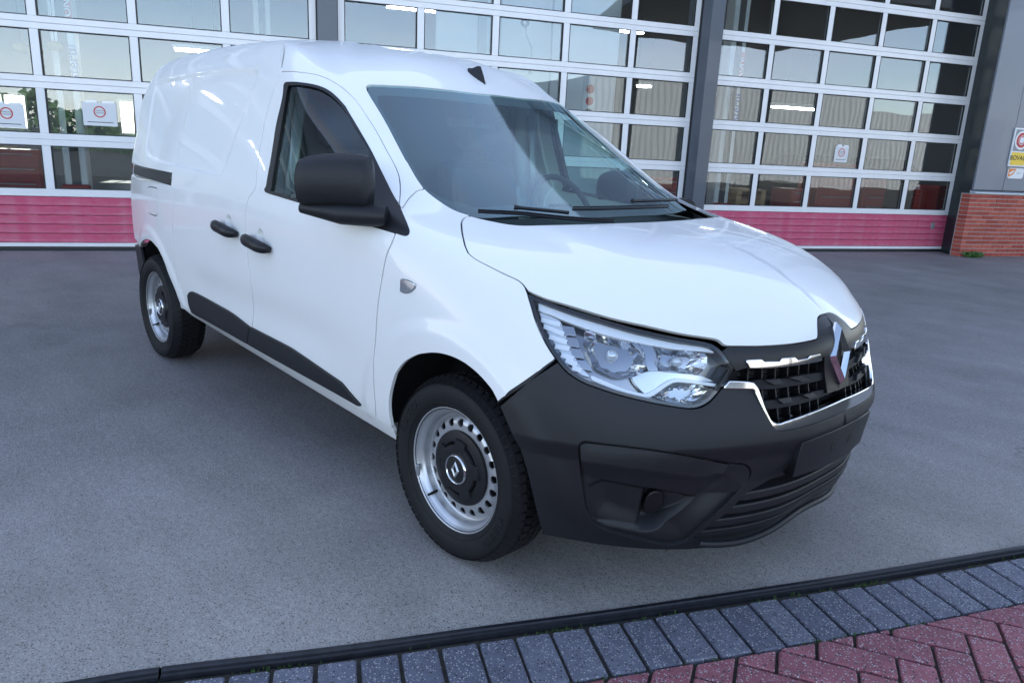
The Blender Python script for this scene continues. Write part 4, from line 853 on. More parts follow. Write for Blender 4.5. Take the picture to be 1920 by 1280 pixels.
# roof aerial
pa = S(UM-.02, vfind(UM, 1.6)); 
ab = MB(); na = N0(UM-.02, vfind(UM, 1.6)); na[1] = 0
def fin():
    v = []; secs = [(-.075, .005, .006), (-.05, .024, .016), (-.02, .026, .042), (.0, .024, .05), (.03, .018, .03), (.06, .004, .006)]
    mb = MB()
    rings = []
    for x, w_, h_ in secs: rings.append([(x, -w_, 0), (x, -w_*.25, h_*.8), (x-.004, 0, h_), (x, w_*.25, h_*.8), (x, w_, 0)])
    V_ = [p for r_ in rings for p in r_]; F_2 = [[i*5+j, i*5+j+1, (i+1)*5+j+1, (i+1)*5+j] for i in range(5) for j in range(4)]+[[0, 1, 2, 3, 4], [29, 28, 27, 26, 25]]
    return mb.add(V_, F_2)
ae = fin().build('aerial', M['plastic'], van, 30); ae.location = Vector((-.955, 0, S(UM, vfind(UM, 1.6))[2]-.002)); 
xa = [S(UM, vfind(UM, z)) for z in (1.57, 1.60, 1.63)]; ae.location = Vector(xa[1])+Vector((0, 0, -.003)); ae.rotation_euler = (0, math.atan2(xa[2][2]-xa[0][2], xa[0][0]-xa[2][0]), 0)
# door mirrors
def mirror_shell():
    mb = MB(); ax = Vector((-.80, -.60 if MIR[0] > -.6 else .05, 0)).normalized(); ay = Vector((ax.y, -ax.x, 0)); ay = ay if ay.x > 0 else -ay
    c0 = Vector((MIR[0], MIR[1], MIR[2])); L = MIR[3]; rings = []; n = 28
    for t in np.linspace(-1, 1, 15):
        s = (1-abs(t)**5.)**.22 if abs(t) < 1 else 0.; s = max(s, .03); ring = []
        for a in np.linspace(0, 2*math.pi, n, endpoint=False):
            ca, sa = math.cos(a), math.sin(a); e = .62
            dx = math.copysign(abs(ca)**e, ca)*(.062+.006*t)*s; dz = math.copysign(abs(sa)**e, sa)*(.088-.006*t)*(s**.8)
            dx -= .020*(dz/.09)**2*(1 if dx > 0 else -.2)
            ring.append(c0+ax*(t*L)+ay*dx+Vector((0, 0, dz-.012*t*t*(1 if t > 0 else .3))))
        rings.append(ring)
    V_ = [p[:] for r_ in rings for p in r_]; k = len(rings)
    mb.add(V_, [[i*n+j, i*n+(j+1) % n, (i+1)*n+(j+1) % n, (i+1)*n+j] for i in range(k-1) for j in range(n)]+[list(range(n-1, -1, -1)), [(k-1)*n+j for j in range(n)]], True)
    return mb
MIR = (-.500, -.950, 1.178, .135)
def mirror_base():
    mb = MB(); 
    return mb.tube([(-.36, -.845, 1.075), (-.40, -.885, 1.075), (-.47, -.945, 1.075), (-.60, -1.02, 1.085)], [.040, .043, .042, .022], 16, flat=.85)
dm = [thing('door_mirror', None, None) for _ in (0, 1)]
for t in dm: t.parent = van
o = mirror_shell().build('mirror_shell', M['plastic'], dm[0])
MIR = (-.86, -.925, 1.13, .115); fold = True
mb_ = mirror_shell(); mb_.v = [(x, -y, z) for x, y, z in mb_.v]; mb_.f = [f[::-1] for f in mb_.f]; mb_.build('mirror_shell', M['plastic'], dm[1]);
MB_ = mirror_base().build('mirror_arm', M['plastic'], dm[0], 40)
mb_ = MB().tube([(-.36, .845, 1.075), (-.42, .885, 1.075), (-.70, .92, 1.06)], [.040, .043, .03], 16, flat=.85); mb_.build('mirror_arm', M['plastic'], dm[1], 40)
both(lambda: MB().box(-.655, -.59, -1.06, -.90, 1.10, 1.25), 'mirror_glass', M['gloss_black'], dm) if False else None
# wheels
TYRE_R, HALF = .306, .0925
def make_wheel():
    t = thing('wheel', None, None); t.parent = van         # axis = local y, outer side = -y, origin = hub centre at lip plane
    cy = .075
    pr = [(.200, cy-.072), (.212, cy-.080), (.225, cy-.089), (.250, cy-.0945), (.272, cy-.0925), (.288, cy-.083), (.297, cy-.072), (.3005, cy-.06), (.3015, cy), (.3005, cy+.06), (.297, cy+.072), (.272, cy+.0925), (.225, cy+.089), (.200, cy+.072)]
    MB().lathe(pr, 72).build('tyre', M['rubber'], t)
    # sidewall ribs
    MB().lathe([(.222, cy-.0880), (.2235, cy-.0905), (.225, cy-.0890)], 72).lathe([(.281, cy-.0885), (.2825, cy-.0905), (.284, cy-.0865)], 72).build('sidewall_rib', M['rubber'], t)
    tr = MB(); npitch = 62
    for k in range(npitch):
        a0 = 2*math.pi*k/npitch
        for row, (y0, y1, sk) in enumerate(((-.092, -.050, .35), (-.044, -.014, -.6), (-.008, .016, .5), (.022, .048, .6), (.054, .092, -.35))):
            A0, A1 = a0+row*.03, a0+row*.03+2*math.pi/npitch*.84
            def pt(a, y, r):
                a += sk*(y-(y0+y1)/2)*1.2; return (r*math.cos(a), cy+y, r*math.sin(a))
            ro = lambda y: .3065 if abs(y) < .07 else .3065-.020*((abs(y)-.07)/.022)**2
            ri = lambda y: .2995 if abs(y) < .07 else .286
            v = [pt(a, y, ri(y)) for a in (A0, A1) for y in (y0, y1)]+[pt(a, y, ro(y)) for a in (A0+.004, A1-.004) for y in (y0+.001 if abs(y0) < .09 else y0, y1)]
            tr.add(v, [[0, 1, 5, 4], [2, 6, 7, 3], [0, 4, 6, 2], [1, 3, 7, 5], [4, 5, 7, 6]])
            if row in (0, 4):   # sipes split the shoulder blocks
                pass
    tb = tr.build('tread', M['rubber'], t); tb['kind'] = 'stuff'
    rim = [(.2065, .004), (.2085, .000), (.2065, -.002), (.203, .000), (.1985, .010), (.193, .015), (.184, .020), (.1815, .030), (.181, .046), (.176, .052), (.170, .050)]
    rm = MB().lathe(rim, 80); rm.build('rim', M['silver'], t)
    # perforated disc
    n = 20; outer = [(.1715*math.cos(a), .1715*math.sin(a)) for a in np.linspace(0, 2*math.pi, 80, endpoint=False)]
    inn = [(.105*math.cos(a), .105*math.sin(a)) for a in np.linspace(0, 2*math.pi, 48, endpoint=False)]
    holes = [inn]+[[(.1495*math.cos(b)+.0125*math.cos(a), .1495*math.sin(b)+.0125*math.sin(a)) for a in np.linspace(0, 2*math.pi, 16, endpoint=False)] for b in np.linspace(0, 2*math.pi, n, endpoint=False)+.08]
    V2, F2 = cdt(outer, holes, .012)
    rr = np.hypot(V2[:, 0], V2[:, 1]); yy = .050-.016*(1-ss(.150, .172, rr))
    dv = np.stack([V2[:, 0], yy, V2[:, 1]], 1); ed = {}
    for q in F2:
        for i in range(3): ed[(q[i], q[(i+1) % 3])] = 1
    bd = [(a, b) for a, b in ed if (b, a) not in ed]
    k = len(dv); dd_ = dv+[0, .006, 0]
    mb = MB(); mb.add(np.vstack([dv, dd_]).tolist(), F2.tolist()+[[b, a, k+a, k+b] for a, b in bd], True); mb.build('rim_disc', M['silver'], t, 35)
    MB().lathe([(.0, .075), (.178, .075), (.190, .085)], 32).build('brake_drum', M['drum'], t)
    # black centre cover: notched, domed, with a ring and a small rhombus
    cap = []
    for a in np.linspace(0, 2*math.pi, 96, endpoint=False):
        cap.append(a)
    prof = [(.126, .036), (.123, .026), (.103, .021), (.090, .020)]
    cp = MB().lathe(prof, 64)
    lob = []
    for a in np.linspace(0, 2*math.pi, 120, endpoint=False):
        s = math.sin(5*a+.6); r_ = .103 if s > .30 else (.082 if s < .05 else .082+.021*(s-.05)/.25); lob.append((r_*math.cos(a), r_*math.sin(a)))
    L0 = [(x, .0215, z) for x, z in lob]; L1 = [(x*.965, .013, z*.965) for x, z in lob]; m_ = len(lob)
    ringf = [[i, (i+1) % m_, m_+(i+1) % m_, m_+i] for i in range(m_)]
    L2 = [(.062*x/math.hypot(x, z), .010, .062*z/math.hypot(x, z)) for x, z in lob]; L3 = [(.052*x/math.hypot(x, z), .012, .052*z/math.hypot(x, z)) for x, z in lob]
    cp.add(L0+L1+L2+L3, ringf+[[a+m_ for a in q] for q in ringf]+[[a+2*m_ for a in q] for q in ringf]); cp.lathe([(.0, .0075), (.040, .0075), (.052, .012)], 48)
    cp.build('hub_cap', M['black'], t, 30)
    MB().lathe([(.043, .0105), (.0445, .005), (.0475, .005), (.0495, .011)], 48).build('hub_ring', M['chrome'], t)
    e = emblem_mesh(.36).build('emblem', M['silver'], t); e.rotation_euler = (0, 0, R_(-90)); e.location = (0, .0068, 0)
    MB().tube([(-.118, .034, -.125), (-.125, .006, -.133), (-.126, -.002, -.134)], [.005, .0045, .0035], 8).build('valve', M['rubber'], t)
    MB().box(-.193, -.178, -.003, .008, -.085, -.045, .003).build('balance_weight', M['grey_steel'], t)
    # raised maker lettering on the sidewall
    for txt, a0, sgn in (('KUMHO', R_(150), 1), ('KUMHO', R_(-30), 1)):
        bmx = MB()
        for i, ch in enumerate(txt):
            me = text_mesh(ch, .036, .0007); a = a0-(i-2)*.115*sgn
            vv = np.array([p.co[:] for p in me.vertices]); ff_ = [list(q.vertices) for q in me.polygons]
            ca, sa = math.cos(a-math.pi/2), math.sin(a-math.pi/2); r0 = .252
            X = vv[:, 0]*ca-(vv[:, 1]+r0)*sa; Z = vv[:, 0]*sa+(vv[:, 1]+r0)*ca
            bmx.add(np.stack([X, cy-.0948-vv[:, 2], Z], 1).tolist(), ff_); bpy.data.meshes.remove(me)
        bmx.build('lettering', M['rubber'], t)
    return t
wh = make_wheel(); wh.location = (0, -.826, .305); wh.rotation_euler = (0, 0, R_(2.0))
spin = {}
for x, y, rz in ((-2.812, -.818, 0), (0, .826, 182), (-2.812, .818, 180)):
    c = copy_tree(wh, van); c.location = (x, y, .305); c.rotation_euler = (0, 0, R_(rz))
# wheel-arch liners, floor
def liner(cx):
    return lambda: MB().lathe([(.395, -.80), (.392, -.60), (.392, -.52), (.0, -.52)], 40, c=(cx, 0, .33), a0=R_(0), a1=R_(180))
both(liner(-.01), 'wheel_arch_liner', M['cavity'], van); both(liner(-2.76), 'wheel_arch_liner', M['cavity'], van)
MB().box(-2.38, -.44, -.60, .60, .215, .30).box(-3.35, -2.39, -.55, .55, .22, .30).box(-.43, .58, -.52, .52, .20, .28).box(-3.3, -3.0, -.7, .7, .3, .6).box(.30, .36, -.52, .52, .28, .9).build('underbody', M['cavity'], van)
MB().tube([(-2.812, -.70, .30), (-2.812, .70, .30)], .045, 10).tube([(-.0, -.70, .27), (0, .70, .27)], .03, 10).tube([(-.3, .25, .22), (-3.3, .3, .24)], .03, 8).build('axle', M['drum'], van)
# cabin
MB().add([(x, y*k, z) for x in (-1.50, -1.46) for y, z in ((.80, .32), (.80, 1.05), (.74, 1.30), (.66, 1.55), (.56, 1.66)) for k in (-1, 1)], [[0, 1, 3, 2], [2, 3, 5, 4], [4, 5, 7, 6], [6, 7, 9, 8], [11, 10, 12, 13], [13, 12, 14, 15], [15, 14, 16, 17], [17, 16, 18, 19]]).build('bulkhead', M['dash'], van)
db = MB()
Y = np.linspace(-.74, .74, 25); prof = lambda y: [(-.62, .62), (-.64, .93), (-.60, 1.01+.035*math.exp(-((y-.36)/.2)**2)), (-.45, 1.035+.03*math.exp(-((y-.36)/.22)**2)), (-.20, 1.03), (-.02, 1.0), (.0, .9)]
vv = [(x-.10*(abs(y)/.74)**2, y, z) for y in Y for x, z in prof(y)]
db.add(vv, [[i*7+j, i*7+j+1, (i+1)*7+j+1, (i+1)*7+j] for i in range(24) for j in range(6)], True).build('dashboard', M['dash'], van)
st = MB(); ring = [(0, .185*math.cos(a), .185*math.sin(a)) for a in np.linspace(0, 2*math.pi, 40)]
st.tube(ring, .014, 10, cap=False); st.tube([(0, -.18, 0), (-.02, 0, -.01), (0, .18, 0)], .016, 8); st.tube([(0, 0, -.18), (-.02, 0, 0)], .018, 8); st.box(-.035, .01, -.07, .07, -.06, .05, .012)
sw = st.build('steering_wheel', M['dash'], van, 40); sw.location = (-.72, .37, 1.02); sw.rotation_euler = (0, R_(-28), 0)
def seat(y):
    t = thing('seat', None, None); t.parent = van; t.location = (0, y, 0)
    MB().box(-1.30, -.82, -.25, .25, .48, .66, .05).build('seat_cushion', M['fabric'], t, 40)
    b = MB().box(-.07, .07, -.25, .25, 0, .64, .05).build('backrest', M['fabric'], t, 40); b.location = (-1.24, 0, .60); b.rotation_euler = (0, R_(-12), 0)
    h_ = MB().box(-.05, .05, -.13, .13, 0, .17, .035).tube([(0, -.06, -.08), (0, -.06, .02)], .007, 6).tube([(0, .06, -.08), (0, .06, .02)], .007, 6).build('headrest', M['fabric'], t, 40); h_.location = (-1.37, 0, 1.27); h_.rotation_euler = (0, R_(-8), 0)
    return t
seat(-.40); seat(.37)
both(lambda: MB().tube([(-1.30, -.755, .85), (-1.285, -.715, 1.15), (-1.28, -.665, 1.48)], .028, 8, flat=.35), 'seat_belt', M['grey_steel'], van)
both(lambda: MB().box(-1.42, -1.36, -.74, -.66, .4, 1.1).tube([(-1.38, -.73, 1.05), (-1.36, -.69, 1.30), (-1.33, -.63, 1.58)], .045, 8), 'door_pillar_trim', M['headliner'], van)
cp_ = S(UM-.01, vfind(UM, 1.46)); MB().add([(-.93, -.06, 1.50), (-.93, .06, 1.50), (-.76, -.045, 1.47), (-.76, .045, 1.47), (-.88, -.055, 1.40), (-.88, .055, 1.40), (-.77, -.04, 1.43), (-.77, .04, 1.43)], [[0, 1, 5, 4], [2, 6, 7, 3], [0, 4, 6, 2], [1, 3, 7, 5], [4, 5, 7, 6]]).build('sensor_housing', M['black'], van)
MB().box(-1.02, -.99, -.11, .13, 1.375, 1.435, .012).build('rear_view_mirror', M['black'], van)
# ------------------------------------------------------------------ the garage building: local x runs along the facade, local y goes into it
PSI, DW = 1.146311, 6.57905 + .06
_t = Vector((math.cos(PSI), math.sin(PSI), 0)); _n = Vector((-math.sin(PSI), math.cos(PSI), 0))
def bw(s, y=0., z=0.): return tuple(_t*s+_n*(DW+y)+Vector((0, 0, z)))
def bthing(name, label, cat, s=0., y=0., z=0., group=None): return thing(name, label, cat, bw(s, y, z), PSI, group)
# sectional door, 4.59 m wide: local x = 0 at its left edge
PW, MW, ST = .822, .0823, .08
PX = [ST+i*(PW+MW) for i in range(5)]; DWID = PX[4]+PW+ST
Z0, ZH, ZP = .655, .442, .566; NROW = 7
def make_door():
    t = bthing('garage_door', 'x', 'garage door')
    MB().box(0, DWID, -.012, .03, .006, .045, .004).build('bottom_seal', M['seal'], t)
    MB().box(0, DWID, -.018, .03, .0455, .085, .004).build('bottom_rail', M['white_frame'], t)
    nr = 5; hgt = (.575-.087)/nr
    rib = MB(); z0 = 0; z1 = hgt
    sec = [(0, .0), (.006, -.014), (hgt*.22, -.016), (hgt*.30, -.012), (hgt-.012, -.0165), (hgt-.003, -.010), (hgt-.003, .0)]
    rib.add([(x, y, z) for x in (.0, DWID) for z, y in sec], [[j, j+1, len(sec)+j+1, len(sec)+j] for j in range(len(sec)-1)]+[list(range(len(sec)-1, -1, -1)), list(range(len(sec), 2*len(sec)))])
    me = None
    for i in range(nr):
        if me is None: o = rib.build('door_panel', M['pink'], t); me = o.data
        else: o = link('door_panel', me, None, t)
        o.location = (0, 0, .087+i*hgt)
    rails = {}
    def rail(za, zb):
        h = round(zb-za, 4)
        if h not in rails: rails[h] = MB().box(0, DWID, -.022, .03, 0, h, .004).mesh('rail')
        link('rail', rails[h], M['white_frame'], t).location = (0, 0, za)
    rail(.577, Z0)
    for r in range(NROW-1):
        za = Z0+r*ZP+ZH; m_ = (za+Z0+(r+1)*ZP)/2
        rail(za, m_-.001); rail(m_+.001, Z0+(r+1)*ZP)
    rail(Z0+(NROW-1)*ZP+ZH, Z0+(NROW-1)*ZP+ZH+.1)
    mm = MB().box(0, MW, -.021, .028, .0005, ZH-.0005, .003).mesh('mullion'); ms = MB().box(0, ST, -.021, .028, .0005, ZH-.0005, .003).mesh('mullion')
    g = MB().box(.0, PW, .006, .016, 0, ZH).mesh('pane'); sl_ = MB().box(.0, PW, -.0215, .006, .0, .008).box(0, PW, -.0215, .006, ZH-.008, ZH).box(0, .008, -.0215, .006, .008, ZH-.008).box(PW-.008, PW, -.0215, .006, .008, ZH-.008).mesh('pane_seal')
    for r in range(NROW):
        z = Z0+r*ZP
        for i in range(5):
            p = link('pane', g, M['pane'], t); p.location = (PX[i], 0, z)
            p.rotation_euler = (R_(rng.normal(0, .10)), 0, R_(rng.normal(0, .10)))
            link('gasket', sl_, M['seal'], p)
            if i < 4: link('mullion', mm, M['white_frame'], t).location = (PX[i]+PW, 0, z)
        link('mullion', ms, M['white_frame'], t).location = (0, 0, z); link('mullion', ms, M['white_frame'], t).location = (DWID-ST, 0, z)
    return t
DS = {'L': -.742+ST-DWID, 'C': -.356-ST, 'R': 4.441-ST}
dC = make_door(); dC.location = bw(DS['C'])
dC['label'] = 'tall white framed glazed garage door with pink base directly behind the van'; dC['group'] = 'sectional garage doors'
dL = copy_tree(dC); dL.location = bw(DS['L']); dL['label'] = 'glazed garage door with pink base at far left behind the van tail'
dR = copy_tree(dC); dR.location = bw(DS['R']); dR['label'] = 'glazed garage door with pink base and lock plate beside the brick plinth'
lk = MB().box(0, .075, -.004, .004, 0, .10, .006).box(.018, .056, -.012, -.003, .025, .085, .004).build('lock_plate', M['grey_steel'], dR); lk.location = (DWID-.30, -.016, .36)
for k, lb_ in ((1, 'glazed garage door with pink base outside the left picture edge, next to the left door'), (2, 'last glazed garage door with pink base far outside the left picture edge')):
    dl = copy_tree(dC); dl.location = bw(DS['L']-4.81*k); dl['label'] = lb_
# columns between the doors
def column(s0, s1, label, prot=.27):
    t = bthing('steel_column', label, 'column', s0, 0, 0, 'steel columns between the doors'); w_ = s1-s0
    MB().box(0, w_, -prot, .10, .0, 6.2, .004).build('column_box', M['steel_blue'], t)
    MB().box(-.012, -.002, -.05, .05, 0, 4.6).box(w_+.002, w_+.012, -.05, .05, 0, 4.6).build('edge_seal', M['seal'], t)
    return t
xL = DS['L']+DWID; xC = DS['C']+DWID; xR = DS['R']+DWID
column(xL+.006, DS['C']-.006, 'grey blue steel column behind the van roof', .12)
column(xC+.006, DS['R']-.004, 'grey blue steel column between the middle and right doors', .28)
column(DS['L']-.22, DS['L']-.006, 'grey blue steel column at the far left door edge', .2)
column(DS['L']-4.81-.22, DS['L']-4.81-.006, 'grey blue steel column between the two doors outside the picture', .2)
# jamb at the right and the protruding bay
jb = bthing('door_jamb', 'dark grey green steel jamb right of the rightmost door', 'jamb', xR)
MB().prism([(.004, .05), (.004, 0), (-.125, -.335), (.11, -.335), (.11, .05)], 0, .952).build('jamb_box', M['steel_dark'], jb)
MB().prism([(.004, .05), (.004, 0), (-.138, -.456), (.11, -.456), (.11, .05)], .956, 6.2).build('jamb_box', M['steel_dark'], jb)
BX = xR-.145                                                # left corner of the protruding bay
wl = bthing('cladding_wall', 'grey sheet metal cladding wall above the brick plinth', 'wall', BX)
for i, (a, b) in enumerate(((.004, .584), (.590, 1.17), (1.176, 1.756), (1.762, 2.2), (2.206, 3.3), (3.306, 4.4), (4.406, 5.5))):
    MB().box(a, b, -.50, -.46, 1.005, 6.2, .006).build('cladding_panel', M['cladding'], wl)
MB().box(.26, 5.5, -.455, -.43, .96, 6.2).build('backing', M['steel_dark'], wl)
MB().add([(0, -.545, .952), (5.5, -.545, .952), (5.5, -.545, .972), (0, -.545, .972), (0, -.45, .995), (5.5, -.45, .995), (0, -.45, .952), (5.5, -.45, .952)], [[0, 1, 2, 3], [3, 2, 5, 4], [0, 6, 7, 1], [0, 3, 4, 6], [1, 7, 5, 2]]).build('flashing', M['flashing'], wl)
pl = bthing('brick_plinth', 'red brick plinth with grey flashing right of the garage door', 'wall', BX)
MB().box(-.044, 5.5, -.512, -.35, 0, .948).build('mortar', M['mortar'], pl)
bl, bh, jt = .205, .0495, .0115
bmesh_ = MB().box(0, bl, -.0095, .14, 0, bh, .003).mesh('brick'); bhalf = MB().box(0, .097, -.0095, .14, 0, bh, .003).mesh('brick')
nb_ = 0
for r in range(15):
    z = .006+r*(bh+jt+.0018); x = -.0535
    k = 0
    while x < 2.6:
        hf_ = (k == 0 and r % 2)
        o = link('brick', bhalf if hf_ else bmesh_, M['brick'], pl); o.location = (x, -.512, z+rng.normal(0, .0006)); o.rotation_euler = (0, R_(rng.normal(0, .15)), R_(rng.normal(0, .2)))
        x += (.097 if hf_ else bl)+jt; k += 1
# sign plate with a trade emblem, and the small sticker sign below it
def flat_ring(r0, r1, n=40, y=0., cx=0., cz=0.):
    mb = MB(); A = np.linspace(0, 2*math.pi, n, endpoint=False)
    v = [(cx+r*math.cos(a), y, cz+r*math.sin(a)) for r in (r0, r1) for a in A]
    if r0 <= 0:
        return mb.add([(cx+r1*math.cos(a), y, cz+r1*math.sin(a)) for a in A], [list(range(n))])
    return mb.add(v, [[i, (i+1) % n, n+(i+1) % n, n+i] for i in range(n)])
def lettering(txt, size, m, parent, loc, rot=(R_(90), 0, 0), bold=0., space=1.0, name='lettering', ext=.0006):
    me = text_mesh(txt, size, ext, bold=bold, space=space); o = link(name, me, m, parent); o.location = loc; o.rotation_euler = rot; return o
sg = bthing('trade_sign', 'white framed trade sign with red disc and yellow lettered panel on the cladding', 'sign', xR+.425, -.502, 1.366)
SWD, SH = .33, .56; cx, cz = SWD/2, .385
MB().box(0, SWD, -.022, 0, 0, SH, .004).build('sign_frame', M['white_steel'], sg)
MB().box(.022, SWD-.022, -.0245, -.0221, .225, SH-.022).build('sign_field', M['sign_grey'], sg)
flat_ring(0, .137, y=-.026, cx=cx, cz=cz).build('sign_disc', M['white_steel'], sg)
flat_ring(0, .108, y=-.0275, cx=cx, cz=cz).build('sign_disc', M['ink_red'], sg)
flat_ring(.060, .068, y=-.029, cx=cx, cz=cz).build('sign_disc', M['white_steel'], sg)
flat_ring(0, .046, y=-.029, cx=cx, cz=cz).build('sign_disc', M['white_steel'], sg)
MB().box(cx-.105, cx+.105, -.0285, -.0276, cz-.062, cz-.054).build('sign_bar', M['ink'], sg)
MB().box(.022, SWD-.022, -.0245, -.0221, .022, .208).build('sign_panel', M['yellow'], sg)
lettering('BOVAG', .096, M['ink'], sg, (SWD/2, -.0246, .125), bold=.0015, space=1.0)
MB().box(.03, .05, -.0252, -.0246, .035, .043).build('sign_mark', M['ink'], sg)
s2 = bthing('sticker_sign', 'small white and orange leaf sign below the trade sign', 'sign', xR+.465, -.502, 1.19)
MB().box(0, .33, -.006, 0, 0, .155, .002).build('sign_board', M['white_steel'], s2)
MB().add([(.012, -.008, .015), (.115, -.008, .06), (.165, -.008, .145), (.012, -.008, .145)], [[0, 1, 2, 3]]).build('sign_print', M['orange'], s2)
MB().add([(.025, -.009, .06), (.055, -.009, .06), (.10, -.009, .085), (.135, -.009, .125), (.085, -.009, .11), (.04, -.009, .085)], [[0, 1, 2, 3, 4, 5]]).build('sign_leaf', M['white_steel'], s2)
MB().box(.18, .27, -.0075, -.0061, .085, .091).box(.18, .25, -.0075, -.0061, .07, .076).build('printed_line', M['headliner'], s2)
for x, z in ((.010, .010), (.32, .010), (.010, .145), (.32, .145)): MB().lathe([(0, -.012), (.010, -.011), (.011, -.006)], 10, c=(x, 0, z)).build('screw', M['grey_steel'], s2)
# paper notices taped inside the glass
def notice(s, z, label, w_=.30, h_=.21, tape=True):
    t = bthing('paper_notice', label, 'notice', s, .004, z, 'paper notices taped to the doors')
    MB().box(0, w_, -.0012, 0, 0, h_).build('sheet', M['paper'], t)
    flat_ring(.046, .058, y=-.002, cx=w_/2, cz=h_*.60).build('printed_ring', M['ink_red'], t)
    lettering('VERBODEN', .0175, M['ink'], t, (w_/2, -.0013, h_*.60+.011)); lettering('TOEGANG', .0175, M['ink'], t, (w_/2, -.0013, h_*.60-.011))
    lettering('Toegang alleen voor personeel', .0125, M['ink'], t, (w_/2, -.0013, h_*.16)) if False else MB().box(w_*.12, w_*.88, -.0016, -.0013, h_*.14, h_*.17).build('printed_line', M['ink'], t)
    MB().box(w_*.12, w_*.45, -.002, -.0012, h_-.004, h_+.02).box(w_*.6, w_*.95, -.002, -.0012, h_-.004, h_+.016).build('tape', M['white_plastic'], t)
notice(-3.05, 1.32, 'white paper notice with red ring in the left door pane nearest the van tail', .32, .235)
notice(-3.90, 1.26, 'white paper notice with red ring at the left picture edge', .32, .235)
notice(6.62, 1.31, 'white paper notice with red ring in the right door glass', .24, .225)
notice(1.74, 1.34, 'white paper notice with red ring seen through the van windscreen', .27, .25)
# upper facade, shell of the workshop
gb_ = bthing('workshop_building', 'tall workshop shell with pale inner walls seen through the door glass', 'building')
ZT = Z0+(NROW-1)*ZP+ZH+.1
XA, XB, DEP, HB = -15.2, 14.5, 14.0, 9.4
MB().box(XA, BX-.01, -.10, .12, ZT+.01, HB).box(xR+.12, XB, -.40, .12, 1.0, HB).box(XA, DS['L']-4.81*2-.25, -.05, .12, 0, ZT+.008).build('upper_facade', M['cladding'], gb_)
MB().box(XA, XA+.2, .13, DEP, 0, HB-.02).box(XB-.2, XB, .13, DEP, 0, HB-.02).build('side_wall', M['wall_in'], gb_)
# back wall with a band of windows
bwm = MB(); wins = [(-8.1, -7.0), (-4.9, -4.1), (1.2, 2.4), (7.6, 8.8)]
bwm.box(XA+.2, XB-.2, DEP, DEP+.2, 0, 1.10).box(XA+.2, XB-.2, DEP, DEP+.2, 2.06, HB-.02)
xs = [XA+.2]+[q for w_ in wins for q in w_]+[XB-.2]
for i in range(0, len(xs), 2): bwm.box(xs[i], xs[i+1], DEP, DEP+.2, 1.10, 2.06)
bwm.build('back_wall', M['wall_in'], gb_)
for a, b in wins:
    f = MB().box(a, b, DEP+.05, DEP+.12, 1.10, 1.17).box(a, b, DEP+.05, DEP+.12, 1.99, 2.06).box(a, a+.06, DEP+.05, DEP+.12, 1.17, 1.99).box(b-.06, b, DEP+.05, DEP+.12, 1.17, 1.99).box((a+b)/2-.03, (a+b)/2+.03, DEP+.05, DEP+.12, 1.17, 1.99).build('window', M['white_frame'], gb_)
    MB().box(a+.06, b-.06, DEP+.08, DEP+.09, 1.17, 1.99).build('window_pane', M['clear_pane'], f)
rf = MB(); sk = []; y = .13
for a, b in sk+[(DEP, DEP)]:
    rf.box(XA, XB, y, a, HB, HB+.15); y = b
for a, b in sk:
    for x in np.arange(XA, XB, 3.0): rf.box(x, x+1.2, a, b, HB+.02, HB+.13)
rf.build('roof', M['wall_in'], gb_)
MB().box(XA+.21, XB-.21, .25, .45, 5.3, 5.6).box(XA+.21, XB-.21, 4.8, 5.0, 5.6, 5.95).box(XA+.21, XB-.21, 9.3, 9.5, 5.6, 5.95).build('roof_beam', M['white_steel'], gb_)
fl_ = MB().box(XA, XB, .05, DEP, -.05, .006).build('workshop_floor', M['floor_in'], None); fl_.location = bw(0); fl_.rotation_euler = (0, 0, PSI); fl_['kind'] = 'structure'
# things standing in the workshop
def lamp(s, y, z, label, L=1.5):
    t = bthing('fluorescent_lamp', label, 'lamp', s, y, z, 'lit tube lamps in the workshop')
    MB().box(0, L, -.09, .09, .03, .09, .01).build('lamp_body', M['white_steel'], t)
    for d in (-.05, .05): MB().tube([(.03, d, .012), (L-.03, d, .012)], .017, 8).build('tube', M['tube'], t)
    MB().tube([(.3, 0, .09), (.3, 0, 1.2)], .006, 5).tube([(L-.3, 0, .09), (L-.3, 0, 1.2)], .006, 5).build('hanger', M['dark_steel'], t)
lamp(8.40, 4.0, 2.30, 'twin lit tube lamp glowing behind the right door', 1.1)
lamp(-2.51, 4.0, 2.49, 'lit tube lamp glowing behind the left door above the van tail', .9)
lamp(5.38, 4.0, 2.49, 'small lit tube lamp glowing at the right edge of the middle door', .3)
lamp(-8.5, 3.0, 3.9, 'lit tube lamp high in the bay outside the left picture edge')
lamp(-8.5, 6.0, 4.3, 'second lit tube lamp high in the bay outside the left picture edge')
lamp(-12.5, 4.0, 4.1, 'lit tube lamp in the last bay outside the left picture edge')
lamp(7.6, 5.5, 4.6, 'added fill tube lamp high above the workshop car')  # fill lamp added to brighten the bay behind the right door
lamp(-6.5, 8.0, 3.6, 'added fill tube lamp deep in the left workshop bay')  # this and the next two are added to light the dim interior
lamp(1.5, 9.0, 4.2, 'added fill tube lamp deep in the middle workshop bay')
lamp(6.5, 9.0, 4.2, 'added fill tube lamp deep in the right workshop bay')
